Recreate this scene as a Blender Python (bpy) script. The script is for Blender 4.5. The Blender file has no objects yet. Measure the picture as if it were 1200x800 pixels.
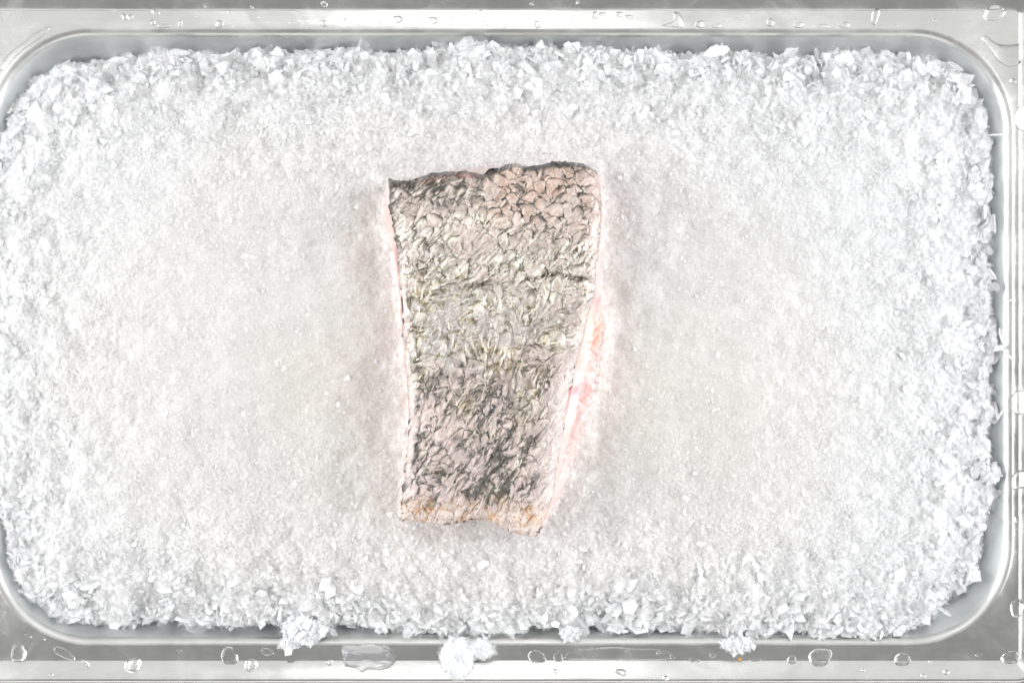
import bpy, math, random
import numpy as np
from mathutils import Vector, Matrix

# ------------------------------------------------------------------ camera, world, lamps, exposure
sc = bpy.context.scene
COL = sc.collection
MM = 0.001
PX = 0.43            # millimetres per photo pixel at the rim of the pan
H = 900.0            # camera height over the rim, mm

cam_d = bpy.data.cameras.new('camera')
cam = bpy.data.objects.new('camera', cam_d)
COL.objects.link(cam)
cam.location = (0, 0, H * MM)
cam_d.sensor_width = 36
cam_d.lens = 36 * H / (1200 * PX)
cam_d.clip_start = 0.01
cam_d.clip_end = 50
cam_d.dof.use_dof = True
cam_d.dof.focus_distance = (H - 38) * MM
cam_d.dof.aperture_fstop = 6.3
sc.camera = cam

world = bpy.data.worlds.new('World')
sc.world = world
world.use_nodes = True
world.node_tree.nodes['Background'].inputs[0].default_value = (0.99, 0.985, 0.97, 1)
world.node_tree.nodes['Background'].inputs[1].default_value = 0.40


def area(name, loc, target, sx, sy, radiance, color):
    d = bpy.data.lights.new(name, 'AREA')
    d.shape = 'RECTANGLE'
    d.size, d.size_y = sx, sy
    d.energy = radiance * sx * sy * math.pi
    d.color = color
    o = bpy.data.objects.new(name, d)
    COL.objects.link(o)
    o.location = loc
    o.rotation_euler = (Vector(target) - Vector(loc)).to_track_quat('-Z', 'Y').to_euler()
    return o


area('softbox', (0.0, 1.02, 1.45), (0, 0, 0), 3.4, 2.0, 0.58, (1.0, 0.99, 0.97))
area('window_light', (0.04, 0.98, 1.30), (0, 0, 0), 0.13, 1.3, 2.6, (1.0, 1.0, 1.0))
area('glint_lamp', (-0.10, 0.52, 1.40), (0, 0, 0), 0.10, 0.24, 9.0, (1.0, 0.99, 0.97))  # added small source that puts glints on the wet skin
area('side_fill', (2.5, 0.1, 0.86), (0, 0, 0), 2.0, 3.0, 7.1, (0.975, 0.975, 1.0))  # unseen fill added to brighten the ice without showing in the flange
area('side_fill', (-2.5, 0.1, 0.86), (0, 0, 0), 2.0, 3.0, 7.1, (0.985, 0.98, 1.0))  # matching fill added on the left
area('front_fill', (0.0, -2.4, 0.9), (0, 0, 0), 3.2, 1.8, 1.3, (1.0, 0.98, 0.96))  # low fill added from the front for the ice and far wall

sc.view_settings.view_transform = 'Standard'
sc.view_settings.look = 'None'
sc.view_settings.gamma = 1
sc.view_settings.exposure = 0.0
sc.view_settings.use_curve_mapping = False
sc.render.engine = 'CYCLES'
sc.cycles.use_denoising = True
sc.cycles.max_bounces = 28
sc.cycles.diffuse_bounces = 24
sc.cycles.glossy_bounces = 12
sc.cycles.transmission_bounces = 8
sc.cycles.transparent_max_bounces = 24
sc.cycles.sample_clamp_indirect = 6
sc.cycles.caustics_reflective = False

# ------------------------------------------------------------------ numeric helpers
rng = np.random.default_rng(7)
random.seed(7)
_T = np.random.default_rng(11).random((8, 256, 256))


def vn(x, y, s=0):
    """smooth value noise in -1..1"""
    x = np.asarray(x, float) + 1000.0
    y = np.asarray(y, float) + 1000.0
    xi = np.floor(x).astype(int)
    yi = np.floor(y).astype(int)
    fx = x - xi
    fy = y - yi
    fx = fx * fx * fx * (fx * (fx * 6 - 15) + 10)
    fy = fy * fy * fy * (fy * (fy * 6 - 15) + 10)
    T = _T[s % 8]
    a = T[xi & 255, yi & 255]
    b = T[(xi + 1) & 255, yi & 255]
    c = T[xi & 255, (yi + 1) & 255]
    d = T[(xi + 1) & 255, (yi + 1) & 255]
    return ((a * (1 - fx) + b * fx) * (1 - fy) + (c * (1 - fx) + d * fx) * fy) * 2 - 1


def fbm(x, y, octv=4, s=0, g=0.5):
    r = 0
    a = 1.0
    t = 0
    for k in range(octv):
        # rotate each octave so the lattice does not show
        c, q = math.cos(0.6 * k), math.sin(0.6 * k)
        r = r + a * vn((x * c - y * q) * 2 ** k + 17.3 * k, (x * q + y * c) * 2 ** k - 9.1 * k, s + k)
        t += a
        a *= g
    return r / t


def ridge(x, y, octv=3, s=0):
    r = 0
    a = 1.0
    t = 0
    for k in range(octv):
        c, q = math.cos(0.7 * k), math.sin(0.7 * k)
        r = r + a * (1 - np.abs(vn((x * c - y * q) * 2 ** k + 7.3 * k, (x * q + y * c) * 2 ** k - 3.1 * k, s + k)) * 2.2)
        t += a
        a *= 0.55
    return r / t


def sst(a, b, x):
    t = np.clip((x - a) / (b - a), 0, 1)
    return t * t * (3 - 2 * t)


def at(px, py, z=0.0):
    """photo position at height z (mm) -> metres"""
    k = (H - z) / H * PX * MM
    return (np.asarray(px) - 600.0) * k, (400.0 - np.asarray(py)) * k, np.asarray(z) * MM


def P(px, py, z=0.0):
    x, y, zz = at(px, py, z)
    return Vector((float(x), float(y), float(zz)))


ORD = ['first', 'second', 'third', 'fourth', 'fifth', 'sixth', 'seventh', 'eighth', 'ninth', 'tenth', 'eleventh', 'twelfth', 'thirteenth', 'fourteenth',
       'fifteenth', 'sixteenth', 'seventeenth', 'eighteenth', 'nineteenth', 'twentieth', 'twenty-first', 'twenty-second', 'twenty-third', 'twenty-fourth', 'twenty-fifth',
       'twenty-sixth', 'twenty-seventh', 'twenty-eighth', 'twenty-ninth', 'thirtieth', 'thirty-first', 'thirty-second', 'thirty-third', 'thirty-fourth', 'thirty-fifth', 'thirty-sixth']

# ------------------------------------------------------------------ object helpers
def mesh_np(name, V, F, mats, parent=None, smooth=True, mat_idx=None, sharp=None):
    """V (n,3); F (m,3) or (m,4) arrays or list of both"""
    me = bpy.data.meshes.new(name)
    if not isinstance(F, list):
        F = [F]
    n = sum(len(f) for f in F)
    loops = np.concatenate([f.reshape(-1) for f in F]).astype(np.int32)
    tot = np.concatenate([np.full(len(f), f.shape[1], np.int32) for f in F])
    start = np.concatenate([[0], np.cumsum(tot)[:-1]]).astype(np.int32)
    me.vertices.add(len(V))
    me.vertices.foreach_set('co', np.asarray(V, np.float32).reshape(-1))
    me.loops.add(len(loops))
    me.loops.foreach_set('vertex_index', loops)
    me.polygons.add(n)
    me.polygons.foreach_set('loop_start', start)
    me.polygons.foreach_set('loop_total', tot)
    for m in (mats if isinstance(mats, (list, tuple)) else [mats]):
        me.materials.append(m)
    if mat_idx is not None:
        me.polygons.foreach_set('material_index', np.asarray(mat_idx, np.int32))
    me.update(calc_edges=True)
    me.validate(verbose=False)
    sm = np.zeros(len(me.polygons), bool)
    sm[:] = smooth
    me.polygons.foreach_set('use_smooth', sm)
    o = bpy.data.objects.new(name, me)
    COL.objects.link(o)
    if parent is not None:
        o.parent = parent
    return o


def empty(name, loc=(0, 0, 0)):
    o = bpy.data.objects.new(name, None)
    o.empty_display_size = 0.02
    COL.objects.link(o)
    o.location = loc
    return o


def tag(o, label=None, cat=None, group=None, kind=None):
    if label:
        o['label'] = label
    if cat:
        o['category'] = cat
    if group:
        o['group'] = group
    if kind:
        o['kind'] = kind
    return o


def set_color(me, name, rgb):
    a = me.attributes.new(name, 'FLOAT_COLOR', 'POINT')
    c = np.ones((len(rgb), 4), np.float32)
    c[:, :3] = rgb
    a.data.foreach_set('color', c.reshape(-1))


def grid_faces(nx, ny, mask=None, flip=False):
    i, j = np.meshgrid(np.arange(nx - 1), np.arange(ny - 1), indexing='xy')
    a = j * nx + i
    q = np.stack([a, a + nx, a + nx + 1, a + 1], -1)
    if flip:
        q = q[..., ::-1]
    q = q.reshape(-1, 4)
    if mask is not None:
        q = q[mask.reshape(-1)]
    return q


# ------------------------------------------------------------------ materials
def mat(name):
    m = bpy.data.materials.new(name)
    m.use_nodes = True
    nt = m.node_tree
    return m, nt, nt.nodes['Principled BSDF']


def node(nt, t, **kw):
    n = nt.nodes.new(t)
    for k, v in kw.items():
        if k.startswith('i_'):
            key = k[2:]
            n.inputs[int(key) if key.isdigit() else key].default_value = v
        else:
            setattr(n, k, v)
    return n


def steel(name, base=(0.74, 0.745, 0.73), rough=0.2, streak=(6, 260, 6), aniso_amt=0.5):
    m, nt, b = mat(name)
    L = nt.links.new
    tc = node(nt, 'ShaderNodeNewGeometry')
    mp = node(nt, 'ShaderNodeMapping')
    mp.inputs['Scale'].default_value = streak
    L(tc.outputs['Position'], mp.inputs['Vector'])
    n1 = node(nt, 'ShaderNodeTexNoise', i_Scale=12.0, i_Detail=5.0)
    L(mp.outputs[0], n1.inputs['Vector'])
    n2 = node(nt, 'ShaderNodeTexNoise', i_Scale=34.0, i_Detail=7.0, i_Roughness=0.68, i_Distortion=0.6)
    L(tc.outputs['Position'], n2.inputs['Vector'])
    r1 = node(nt, 'ShaderNodeMapRange')
    r1.inputs[1].default_value, r1.inputs[2].default_value = 0.3, 0.7
    r1.inputs[3].default_value, r1.inputs[4].default_value = rough - 0.08, rough + 0.16
    L(n2.outputs[0], r1.inputs[0])
    L(r1.outputs[0], b.inputs['Roughness'])
    mx = node(nt, 'ShaderNodeMix', data_type='RGBA')
    mx.inputs['A'].default_value = (*[c * 0.74 for c in base], 1)
    mx.inputs['B'].default_value = (*[min(1, c * 1.06) for c in base], 1)
    ad = node(nt, 'ShaderNodeMath', operation='MULTIPLY_ADD', i_1=0.5)
    L(n1.outputs[0], ad.inputs[0])
    ml = node(nt, 'ShaderNodeMath', operation='MULTIPLY', i_1=0.5)
    L(n2.outputs[0], ml.inputs[0])
    L(ml.outputs[0], ad.inputs[2])
    L(ad.outputs[0], mx.inputs[0])
    L(mx.outputs['Result'], b.inputs['Base Color'])
    b.inputs['Metallic'].default_value = 1
    bp = node(nt, 'ShaderNodeBump', i_Strength=0.10, i_Distance=0.0003)
    L(n1.outputs[0], bp.inputs['Height'])
    n3 = node(nt, 'ShaderNodeTexNoise', i_Scale=9.0, i_Detail=2.0)
    L(tc.outputs['Position'], n3.inputs['Vector'])
    bp2 = node(nt, 'ShaderNodeBump', i_Strength=0.55, i_Distance=0.004)
    L(n3.outputs[0], bp2.inputs['Height'])
    L(bp.outputs[0], bp2.inputs['Normal'])
    L(bp2.outputs[0], b.inputs['Normal'])
    return m


M_steel = steel('brushed_steel', rough=0.18)
M_wall = steel('drawn_steel', base=(0.82, 0.85, 0.85), rough=0.50, streak=(40, 40, 300))


def water():
    m, nt, b = mat('water')
    b.inputs['Base Color'].default_value = (1, 1, 1, 1)
    b.inputs['Roughness'].default_value = 0.01
    b.inputs['IOR'].default_value = 1.333
    b.inputs['Transmission Weight'].default_value = 1.0
    return m


M_water = water()


def ice_bulk(name, transl=0.40, rough=0.22, gloss=0.10, clear=0.0):
    """white crushed ice: scattering chips with a wet surface; melt water tinted by the fish is a real stain (attribute)"""
    m, nt, b = mat(name)
    nt.nodes.remove(b)
    L = nt.links.new
    at_ = node(nt, 'ShaderNodeAttribute', attribute_name='tint')
    di = node(nt, 'ShaderNodeBsdfDiffuse')
    tr = node(nt, 'ShaderNodeBsdfTranslucent')
    gl = node(nt, 'ShaderNodeBsdfGlossy', i_Roughness=rough)
    L(at_.outputs['Color'], di.inputs['Color'])
    L(at_.outputs['Color'], tr.inputs['Color'])
    m1 = node(nt, 'ShaderNodeMixShader', i_0=transl)
    L(di.outputs[0], m1.inputs[1])
    L(tr.outputs[0], m1.inputs[2])
    gm = node(nt, 'ShaderNodeNewGeometry')
    ml = node(nt, 'ShaderNodeMapRange')          # wet film only on the outside of a grain
    ml.inputs[3].default_value, ml.inputs[4].default_value = gloss, 0.0
    L(gm.outputs['Backfacing'], ml.inputs[0])
    m2 = node(nt, 'ShaderNodeMixShader')
    L(ml.outputs[0], m2.inputs[0])
    body = m1
    if clear > 0:                                # most light passes a small wet grain straight through
        tp = node(nt, 'ShaderNodeBsdfTransparent')
        tp.inputs['Color'].default_value = (1, 1, 1, 1)
        body = node(nt, 'ShaderNodeMixShader', i_0=clear)
        L(m1.outputs[0], body.inputs[1])
        L(tp.outputs[0], body.inputs[2])
    L(body.outputs[0], m2.inputs[1])
    L(gl.outputs[0], m2.inputs[2])
    L(m2.outputs[0], nt.nodes['Material Output'].inputs['Surface'])
    return m


M_ice = ice_bulk('crushed_ice_white', transl=0.5, gloss=0.05, clear=0.85)
M_ice_wet = ice_bulk('melting_ice', transl=0.5, gloss=0.06, clear=0.84)
M_ice_base = ice_bulk('packed_ice', transl=0.15, rough=0.35, gloss=0.04)


def clear_ice(name, rough=0.08, white=0.22):
    m, nt, b = mat(name)
    b.inputs['Base Color'].default_value = (0.985, 0.995, 1.0, 1)
    b.inputs['Roughness'].default_value = rough
    b.inputs['IOR'].default_value = 1.31
    b.inputs['Transmission Weight'].default_value = 1.0 - white
    L = nt.links.new
    g = node(nt, 'ShaderNodeNewGeometry')
    n = node(nt, 'ShaderNodeTexNoise', i_Scale=420.0, i_Detail=3.0)
    L(g.outputs['Position'], n.inputs['Vector'])
    bp = node(nt, 'ShaderNodeBump', i_Strength=0.5, i_Distance=0.0006)
    L(n.outputs[0], bp.inputs['Height'])
    L(bp.outputs[0], b.inputs['Normal'])
    return m


M_clear = clear_ice('clear_ice')
M_frost = clear_ice('frosty_ice', rough=0.16, white=0.55)

# ------------------------------------------------------------------ the steel pan
IX0, IX1, IY0, IY1, IR = -7.0, 1180.0, 40.0, 749.0, 112.0      # inner edge of the rim in photo pixels at z=0
OX0, OX1, OY0, OY1 = -30.0, 1195.0, 12.0, 774.0                # outer edge of the flat flange


def rrect(x0, x1, y0, y1, r, n=24, m=40):
    """rounded rectangle as points in photo px, same count for every call; counter-clockwise in the photo frame"""
    pts = []
    corners = [(x1 - r, y0 + r, -90), (x1 - r, y1 - r, 0), (x0 + r, y1 - r, 90), (x0 + r, y0 + r, 180)]
    for k, (cx, cy, a0) in enumerate(corners):
        arc = [(cx + r * math.cos(math.radians(a0 + 90 * i / n)), cy + r * math.sin(math.radians(a0 + 90 * i / n))) for i in range(n + 1)]
        pts += arc
        nx_, ny_, na = corners[(k + 1) % 4]
        e = (nx_ + r * math.cos(math.radians(na)), ny_ + r * math.sin(math.radians(na)))
        s = arc[-1]
        for i in range(1, m):
            pts.append((s[0] + (e[0] - s[0]) * i / m, s[1] + (e[1] - s[1]) * i / m))
    return np.array(pts)


def loft(name, loops, material, parent, cap=False):
    """loops: list of (pts px, z mm)"""
    n = len(loops[0][0])
    V = []
    for pts, z in loops:
        k = PX * MM
        V.append(np.stack([(pts[:, 0] - 600) * k, (400 - pts[:, 1]) * k, np.full(n, z * MM)], -1))
    V = np.concatenate(V)
    F = []
    for a in range(len(loops) - 1):
        i = np.arange(n)
        j = (i + 1) % n
        F.append(np.stack([a * n + i, a * n + j, (a + 1) * n + j, (a + 1) * n + i], -1))
    F = [np.concatenate(F)]
    if cap:
        F.append(np.arange(n, dtype=int)[::-1].reshape(1, -1) if cap == 'first' else ((len(loops) - 1) * n + np.arange(n)).reshape(1, -1))
    return mesh_np(name, V, F, material, parent)


def inner(off_mm, z):
    o = off_mm / PX
    return rrect(IX0 - o, IX1 + o, IY0 - o, IY1 + o, max(4, IR + o)), z


pan = empty('steel_pan', (0, 0, -62 * MM))
tag(pan, 'shallow rounded stainless steel pan that holds the crushed ice', 'pan')


def under(o):
    """parent keeping world place"""
    o.parent = pan
    o.matrix_parent_inverse = Matrix.Translation((0, 0, 62 * MM))
    return o


walls = [inner(-24, -60), inner(-19, -59.2), inner(-16, -56), inner(-14.5, -50)]
for (o_, z_) in [(-14.2, -38), (-13.6, -27), (-12.8, -20), (-11.3, -15.6), (-9.2, -12.8), (-6.8, -10.6), (-4.4, -8.5)]:
    walls.append(inner(o_, z_))
for k in range(0, 9):                      # rolled bead at the inner edge
    a = math.radians(38 + 6.4 * k)
    walls.append(inner(2.9 - 6.2 * math.cos(a), -1.1 - 9.5 + 9.5 * math.sin(a)))
walls.append(inner(3.0, -1.1))
M_bead = steel('bead_steel_dimmed', base=(0.66, 0.665, 0.65), rough=0.34, streak=(40, 40, 300))  # darker copy of the wall steel, the bead's dim reflection put into its colour
basin = under(loft('basin', walls[:14], M_wall, None, cap='first'))
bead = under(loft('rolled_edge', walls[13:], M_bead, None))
# flat flange between the rounded opening and the square outer edge
o_loop = rrect(OX0, OX1, OY0, OY1, 5.0)
flange = under(loft('flange', [inner(2.9, -1.15), inner(4.4, -1.45), (o_loop * 0.4 + inner(4.4, 0)[0] * 0.6, -1.5), (o_loop, -1.5)], M_steel, None))


def outer(off_mm, z):
    o = off_mm / PX
    return rrect(OX0 - o, OX1 + o, OY0 - o, OY1 + o, 5 + o), z


lip = under(loft('outer_lip', [outer(-0.02, -1.6), outer(0.5, -1.3), outer(1.3, -0.8), outer(4.5, 0.40), outer(8.6, 1.85), outer(9.4, 2.0),
                          outer(10.2, 1.75), outer(10.9, 0.9), outer(11.3, -0.6), outer(11.4, -4), outer(11.4, -10)], M_steel, None))
# work surface below
tb = under
x0, y0, _ = at(-300, 1000)
x1, y1, _ = at(1500, -200)
n = 3
V = np.array([[x0, y0, -62.5 * MM], [x1, y0, -62.5 * MM], [x1, y1, -62.5 * MM], [x0, y1, -62.5 * MM],
              [x0, y0, -80 * MM], [x1, y0, -80 * MM], [x1, y1, -80 * MM], [x0, y1, -80 * MM]])
F = np.array([[0, 1, 2, 3], [7, 6, 5, 4], [0, 4, 5, 1], [1, 5, 6, 2], [2, 6, 7, 3], [3, 7, 4, 0]])
top = mesh_np('worktop', V, F, M_steel, smooth=False)
tag(top, kind='structure')

# ------------------------------------------------------------------ ice bed
ICE = [(-30, 172), (-6, 168), (8, 140), (18, 118), (30, 104), (45, 90), (62, 82), (80, 76), (105, 74), (125, 72), (130, 67), (155, 67), (162, 70), (175, 61),
       (190, 57), (203, 60), (225, 60), (240, 62), (270, 63), (300, 61), (330, 63), (352, 61), (375, 55), (383, 62), (397, 57), (430, 58),
       (438, 64), (450, 59), (456, 65), (472, 63), (500, 59), (512, 52), (525, 51), (535, 47), (546, 44), (558, 48), (575, 51), (592, 53),
       (622, 56), (632, 48), (645, 52), (658, 55), (665, 50), (680, 54), (692, 53), (715, 58), (735, 60), (760, 58), (780, 61),
       (800, 66), (820, 60), (840, 57), (855, 60), (872, 62), (890, 62), (896, 69), (908, 70), (917, 65), (928, 59), (938, 64),
       (950, 67), (957, 72), (961, 61), (982, 59), (1005, 60), (1020, 63), (1030, 65), (1045, 62), (1070, 65), (1085, 66), (1095, 71),
       (1105, 77), (1113, 76), (1122, 84), (1135, 95), (1139, 110), (1150, 120), (1156, 135), (1157, 150), (1160, 160), (1163, 180),
       (1159, 195), (1166, 206), (1164, 225), (1160, 240), (1165, 268), (1161, 290), (1158, 310), (1164, 330), (1163, 350), (1166, 372),
       (1172, 390), (1171, 420), (1162, 434), (1160, 455), (1165, 470), (1168, 485), (1162, 500), (1157, 508), (1162, 528), (1160, 545),
       (1165, 560), (1170, 577), (1163, 598), (1153, 612), (1151, 640), (1147, 668), (1140, 685), (1120, 695), (1108, 706), (1098, 716), (1090, 726),
       (1075, 738), (1060, 745), (1045, 750), (1032, 747), (1020, 752), (1000, 747), (980, 748), (960, 756), (948, 748), (940, 741), (928, 744), (905, 747),
       (890, 756), (876, 760), (862, 763), (850, 757), (838, 746), (815, 741), (790, 738), (765, 741), (740, 742), (720, 745), (706, 737),
       (692, 733), (684, 745), (668, 748), (656, 745), (652, 735), (630, 738), (612, 742), (590, 746), (570, 748), (545, 752), (520, 748), (500, 744),
       (470, 747), (450, 742), (420, 736), (398, 733), (385, 741), (376, 751), (362, 747), (345, 757), (330, 757), (327, 742), (322, 728), (300, 736), (280, 738),
       (258, 735), (240, 736), (220, 737), (208, 727), (185, 730), (172, 727), (158, 738), (135, 740), (120, 733), (100, 730),
       (75, 728), (60, 716), (45, 708), (31, 704), (24, 690), (12, 670), (8, 650), (3, 630), (-2, 612), (-8, 590), (-30, 580)]
ICE = np.array(ICE, float)


def poly_sd(poly, X, Y):
    """signed distance (px), positive inside"""
    d = np.full(X.shape, 1e9)
    ins = np.zeros(X.shape, bool)
    n = len(poly)
    for i in range(n):
        ax, ay = poly[i]
        bx, by = poly[(i + 1) % n]
        ex, ey = bx - ax, by - ay
        t = np.clip(((X - ax) * ex + (Y - ay) * ey) / (ex * ex + ey * ey + 1e-9), 0, 1)
        d = np.minimum(d, (X - ax - t * ex) ** 2 + (Y - ay - t * ey) ** 2)
        c = ((ay > Y) != (by > Y)) & (X < (bx - ax) * (Y - ay) / (by - ay + 1e-12) + ax)
        ins ^= c
    d = np.sqrt(d)
    return np.where(ins, d, -d)


GX0, GX1, GY0, GY1, GS = -34, 1204, 24, 800, 2.0
gx = np.arange(GX0, GX1, GS)
gy = np.arange(GY0, GY1, GS)
GXX, GYY = np.meshgrid(gx, gy)
SD = poly_sd(ICE, GXX, GYY)
SD = np.where(GXX < 40, np.maximum(SD * 0 + poly_sd(np.vstack([ICE]), GXX, GYY), SD), SD)


def samp(Fld, x, y):
    u = np.clip((np.asarray(x) - GX0) / GS, 0, len(gx) - 1.001)
    v = np.clip((np.asarray(y) - GY0) / GS, 0, len(gy) - 1.001)
    i = u.astype(int)
    j = v.astype(int)
    fu, fv = u - i, v - j
    return (Fld[j, i] * (1 - fu) + Fld[j, i + 1] * fu) * (1 - fv) + (Fld[j + 1, i] * (1 - fu) + Fld[j + 1, i + 1] * fu) * fv


# fillet footprint, lower contour of the flesh
FLESH = np.array([(458, 213), (453, 228), (451, 245), (451, 262), (459, 285), (467, 340), (472, 400), (476, 450), (479, 480), (477, 530), (472, 575), (470, 600),
                  (475, 606), (500, 612), (530, 612), (560, 606), (590, 617), (612, 627), (629, 626), (641, 606), (656, 580), (670, 545), (688, 505), (704, 455),
                  (710, 410), (713, 380), (708, 350), (702, 320), (704, 285), (706, 250), (704, 222), (701, 208), (682, 199), (650, 197), (615, 199), (590, 194),
                  (560, 197), (530, 202), (500, 208), (475, 213)], float)
FD = -poly_sd(FLESH, GXX, GYY)          # distance outside the fillet

mid = np.exp(-((GXX - 560) / 420) ** 2 - ((GYY - 410) / 230) ** 2)
lump = fbm(GXX / 34, GYY / 34, 3, 1)
lump2 = fbm(GXX / 13, GYY / 13, 3, 3)
edge_w = np.exp(-np.clip(SD, 0, None) / 95)
ZI = (-20 + 18 * sst(-5, 10, SD) + 9 * sst(4, 60, SD) + 10 * sst(40, 330, SD)
      + lump * (0.9 + 4.6 * edge_w) + lump2 * (0.5 + 1.6 * edge_w))
ZI = ZI + (3.2 + 2.6 * sst(640, 690, GXX) * sst(320, 380, GYY) + 0.8 * fbm(GXX / 8, GYY / 8, 2, 4)) * np.exp(-np.clip(FD + 3, 0, None) / 11)      # ice heaped against the fillet


def tint_of(x, y):
    """colour of the ice itself: clean ice is faintly blue, melt water round the fish stains it warm and pink"""
    fd = samp(FD, x, y)
    w1 = np.exp(-((x - 470) / 330) ** 2 - ((y - 430) / 230) ** 2) * (0.8 + 0.35 * fbm(x / 90, y / 90, 3, 5))
    w2 = np.exp(-np.clip(fd, 0, None) / 36) * np.clip(0.7 + 0.9 * fbm(x / 40, y / 40, 3, 2), 0, 1.5)
    w3 = np.exp(-((x - 850) / 120) ** 2 - ((y - 480) / 170) ** 2) * 0.45
    base = np.array([0.990, 0.995, 0.998])
    warm = np.array([0.990, 0.966, 0.928])
    pink = np.array([0.965, 0.895, 0.870])
    w1 = np.clip(w1 + w3, 0, 1)[:, None]
    w2 = np.clip(w2 * (0.20 + 0.20 * sst(560, 680, x) * sst(300, 400, y)) + 0.5 * np.exp(-((x - 712) / 16) ** 2 - ((y - 430) / 75) ** 2) + 0.3 * np.exp(-((x - 660) / 25) ** 2 - ((y - 540) / 50) ** 2), 0, 1)[:, None]
    c = base * (1 - w1) + warm * w1
    c = c * (1 - w2) + pink * w2
    return np.clip(c, 0, 0.997)


# packed body of the ice
nx, ny = len(gx), len(gy)
ok = (SD > -16)
fm = ok[:-1, :-1] & ok[1:, :-1] & ok[:-1, 1:] & ok[1:, 1:]
X, Y, Z = at(GXX, GYY, ZI - 1.0)
Vb = np.stack([X, Y, Z], -1).reshape(-1, 3)
Fb = grid_faces(nx, ny, fm)
used = np.zeros(nx * ny, bool)
used[Fb.reshape(-1)] = True
remap = np.cumsum(used) - 1
Vb = Vb[used]
Fb = remap[Fb]
tb_ = tint_of(GXX.reshape(-1)[used], GYY.reshape(-1)[used]) ** 2.0 * (0.63 + 0.07 * np.exp(-np.clip(FD.reshape(-1)[used], 0, None) / 45) + 0.03 * lump.reshape(-1)[used] + 0.32 * np.exp(-np.clip(SD.reshape(-1)[used], 0, None) / 90))[:, None]  # colour lifted towards the rim and the fillet to offset shade there


def shard_protos(kind, n=10):
    out = []
    for k in range(n):
        r = np.random.default_rng(100 + k + (0 if kind == 'grain' else 50))
        if kind == 'grain':       # irregular octahedron, 8 triangles
            v = np.array([[1, 0, 0], [-1, 0, 0], [0, 1, 0], [0, -1, 0], [0, 0, 1], [0, 0, -1]], float)
            v += r.normal(0, 0.28, v.shape)
            v *= np.array([1.0, r.uniform(0.6, 1), r.uniform(0.45, 0.8)])
            f = np.array([[0, 2, 4], [2, 1, 4], [1, 3, 4], [3, 0, 4], [2, 0, 5], [1, 2, 5], [3, 1, 5], [0, 3, 5]])
        else:                     # flat flake: jittered five sided plate, 16 triangles
            m = 5
            a = np.arange(m) / m * 2 * np.pi + r.uniform(-0.35, 0.35, m)
            rad = r.uniform(0.6, 1.15, m)
            el = r.uniform(0.45, 0.9)
            up = np.stack([np.cos(a) * rad, np.sin(a) * rad * el, np.full(m, 0.13) + r.normal(0, 0.06, m)], -1)
            dn = up * np.array([0.85, 0.85, 1]) - np.array([0, 0, 0.26])
            v = np.vstack([up, dn])
            f = []
            for i in range(1, m - 1):
                f.append([0, i, i + 1])
                f.append([m, m + i + 1, m + i])
            for i in range(m):
                j = (i + 1) % m
                f.append([i, m + i, m + j])
                f.append([i, m + j, j])
            f = np.array(f)
        out.append((v, f))
    return out


def rand_rot(n, r, flat=None):
    q = r.normal(size=(n, 4))
    if flat is not None:
        # mostly lying: small tilt quaternions times spin
        a = r.uniform(0, 2 * np.pi, n)
        tilt = np.abs(r.normal(0, 1, n)) * flat
        ax = r.uniform(0, 2 * np.pi, n)
        q1 = np.stack([np.cos(a / 2), 0 * a, 0 * a, np.sin(a / 2)], -1)
        q2 = np.stack([np.cos(tilt / 2), np.sin(tilt / 2) * np.cos(ax), np.sin(tilt / 2) * np.sin(ax), 0 * a], -1)
        w1, x1, y1, z1 = q2.T
        w2, x2, y2, z2 = q1.T
        q = np.stack([w1 * w2 - x1 * x2 - y1 * y2 - z1 * z2, w1 * x2 + x1 * w2 + y1 * z2 - z1 * y2,
                      w1 * y2 - x1 * z2 + y1 * w2 + z1 * x2, w1 * z2 + x1 * y2 - y1 * x2 + z1 * w2], -1)
    q /= np.linalg.norm(q, axis=1, keepdims=True)
    w, x, y, z = q.T
    return np.stack([1 - 2 * (y * y + z * z), 2 * (x * y - z * w), 2 * (x * z + y * w),
                     2 * (x * y + z * w), 1 - 2 * (x * x + z * z), 2 * (y * z - x * w),
                     2 * (x * z - y * w), 2 * (y * z + x * w), 1 - 2 * (x * x + y * y)], -1).reshape(-1, 3, 3)


def scatter(protos, pos, size, R):
    """pos (n,3) m, size (n,) m, R (n,3,3) -> V, F, owner"""
    Vs, Fs, own = [], [], []
    off = 0
    n = len(pos)
    which = np.arange(n) % len(protos)
    for k, (v, f) in enumerate(protos):
        idx = np.where(which == k)[0]
        if not len(idx):
            continue
        vv = np.einsum('nij,vj->nvi', R[idx] * size[idx][:, None, None], v) + pos[idx][:, None, :]
        Vs.append(vv.reshape(-1, 3))
        ff = f[None] + (np.arange(len(idx)) * len(v))[:, None, None] + off
        Fs.append(ff.reshape(-1, 3))
        own.append(np.repeat(idx, len(v)))
        off += len(idx) * len(v)
    return np.concatenate(Vs), np.concatenate(Fs), np.concatenate(own)


def ice_points(n, r, wfun):
    xs, ys = [], []
    c = 0
    while c < n:
        x = r.uniform(-32, 1200, n)
        y = r.uniform(30, 790, n)
        sd = samp(SD, x, y)
        fd = samp(FD, x, y)
        keep = (sd > -3.5) & (fd > -11) & (r.random(n) < wfun(sd, fd))
        xs.append(x[keep])
        ys.append(y[keep])
        c += keep.sum()
    return np.concatenate(xs)[:n], np.concatenate(ys)[:n]


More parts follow.
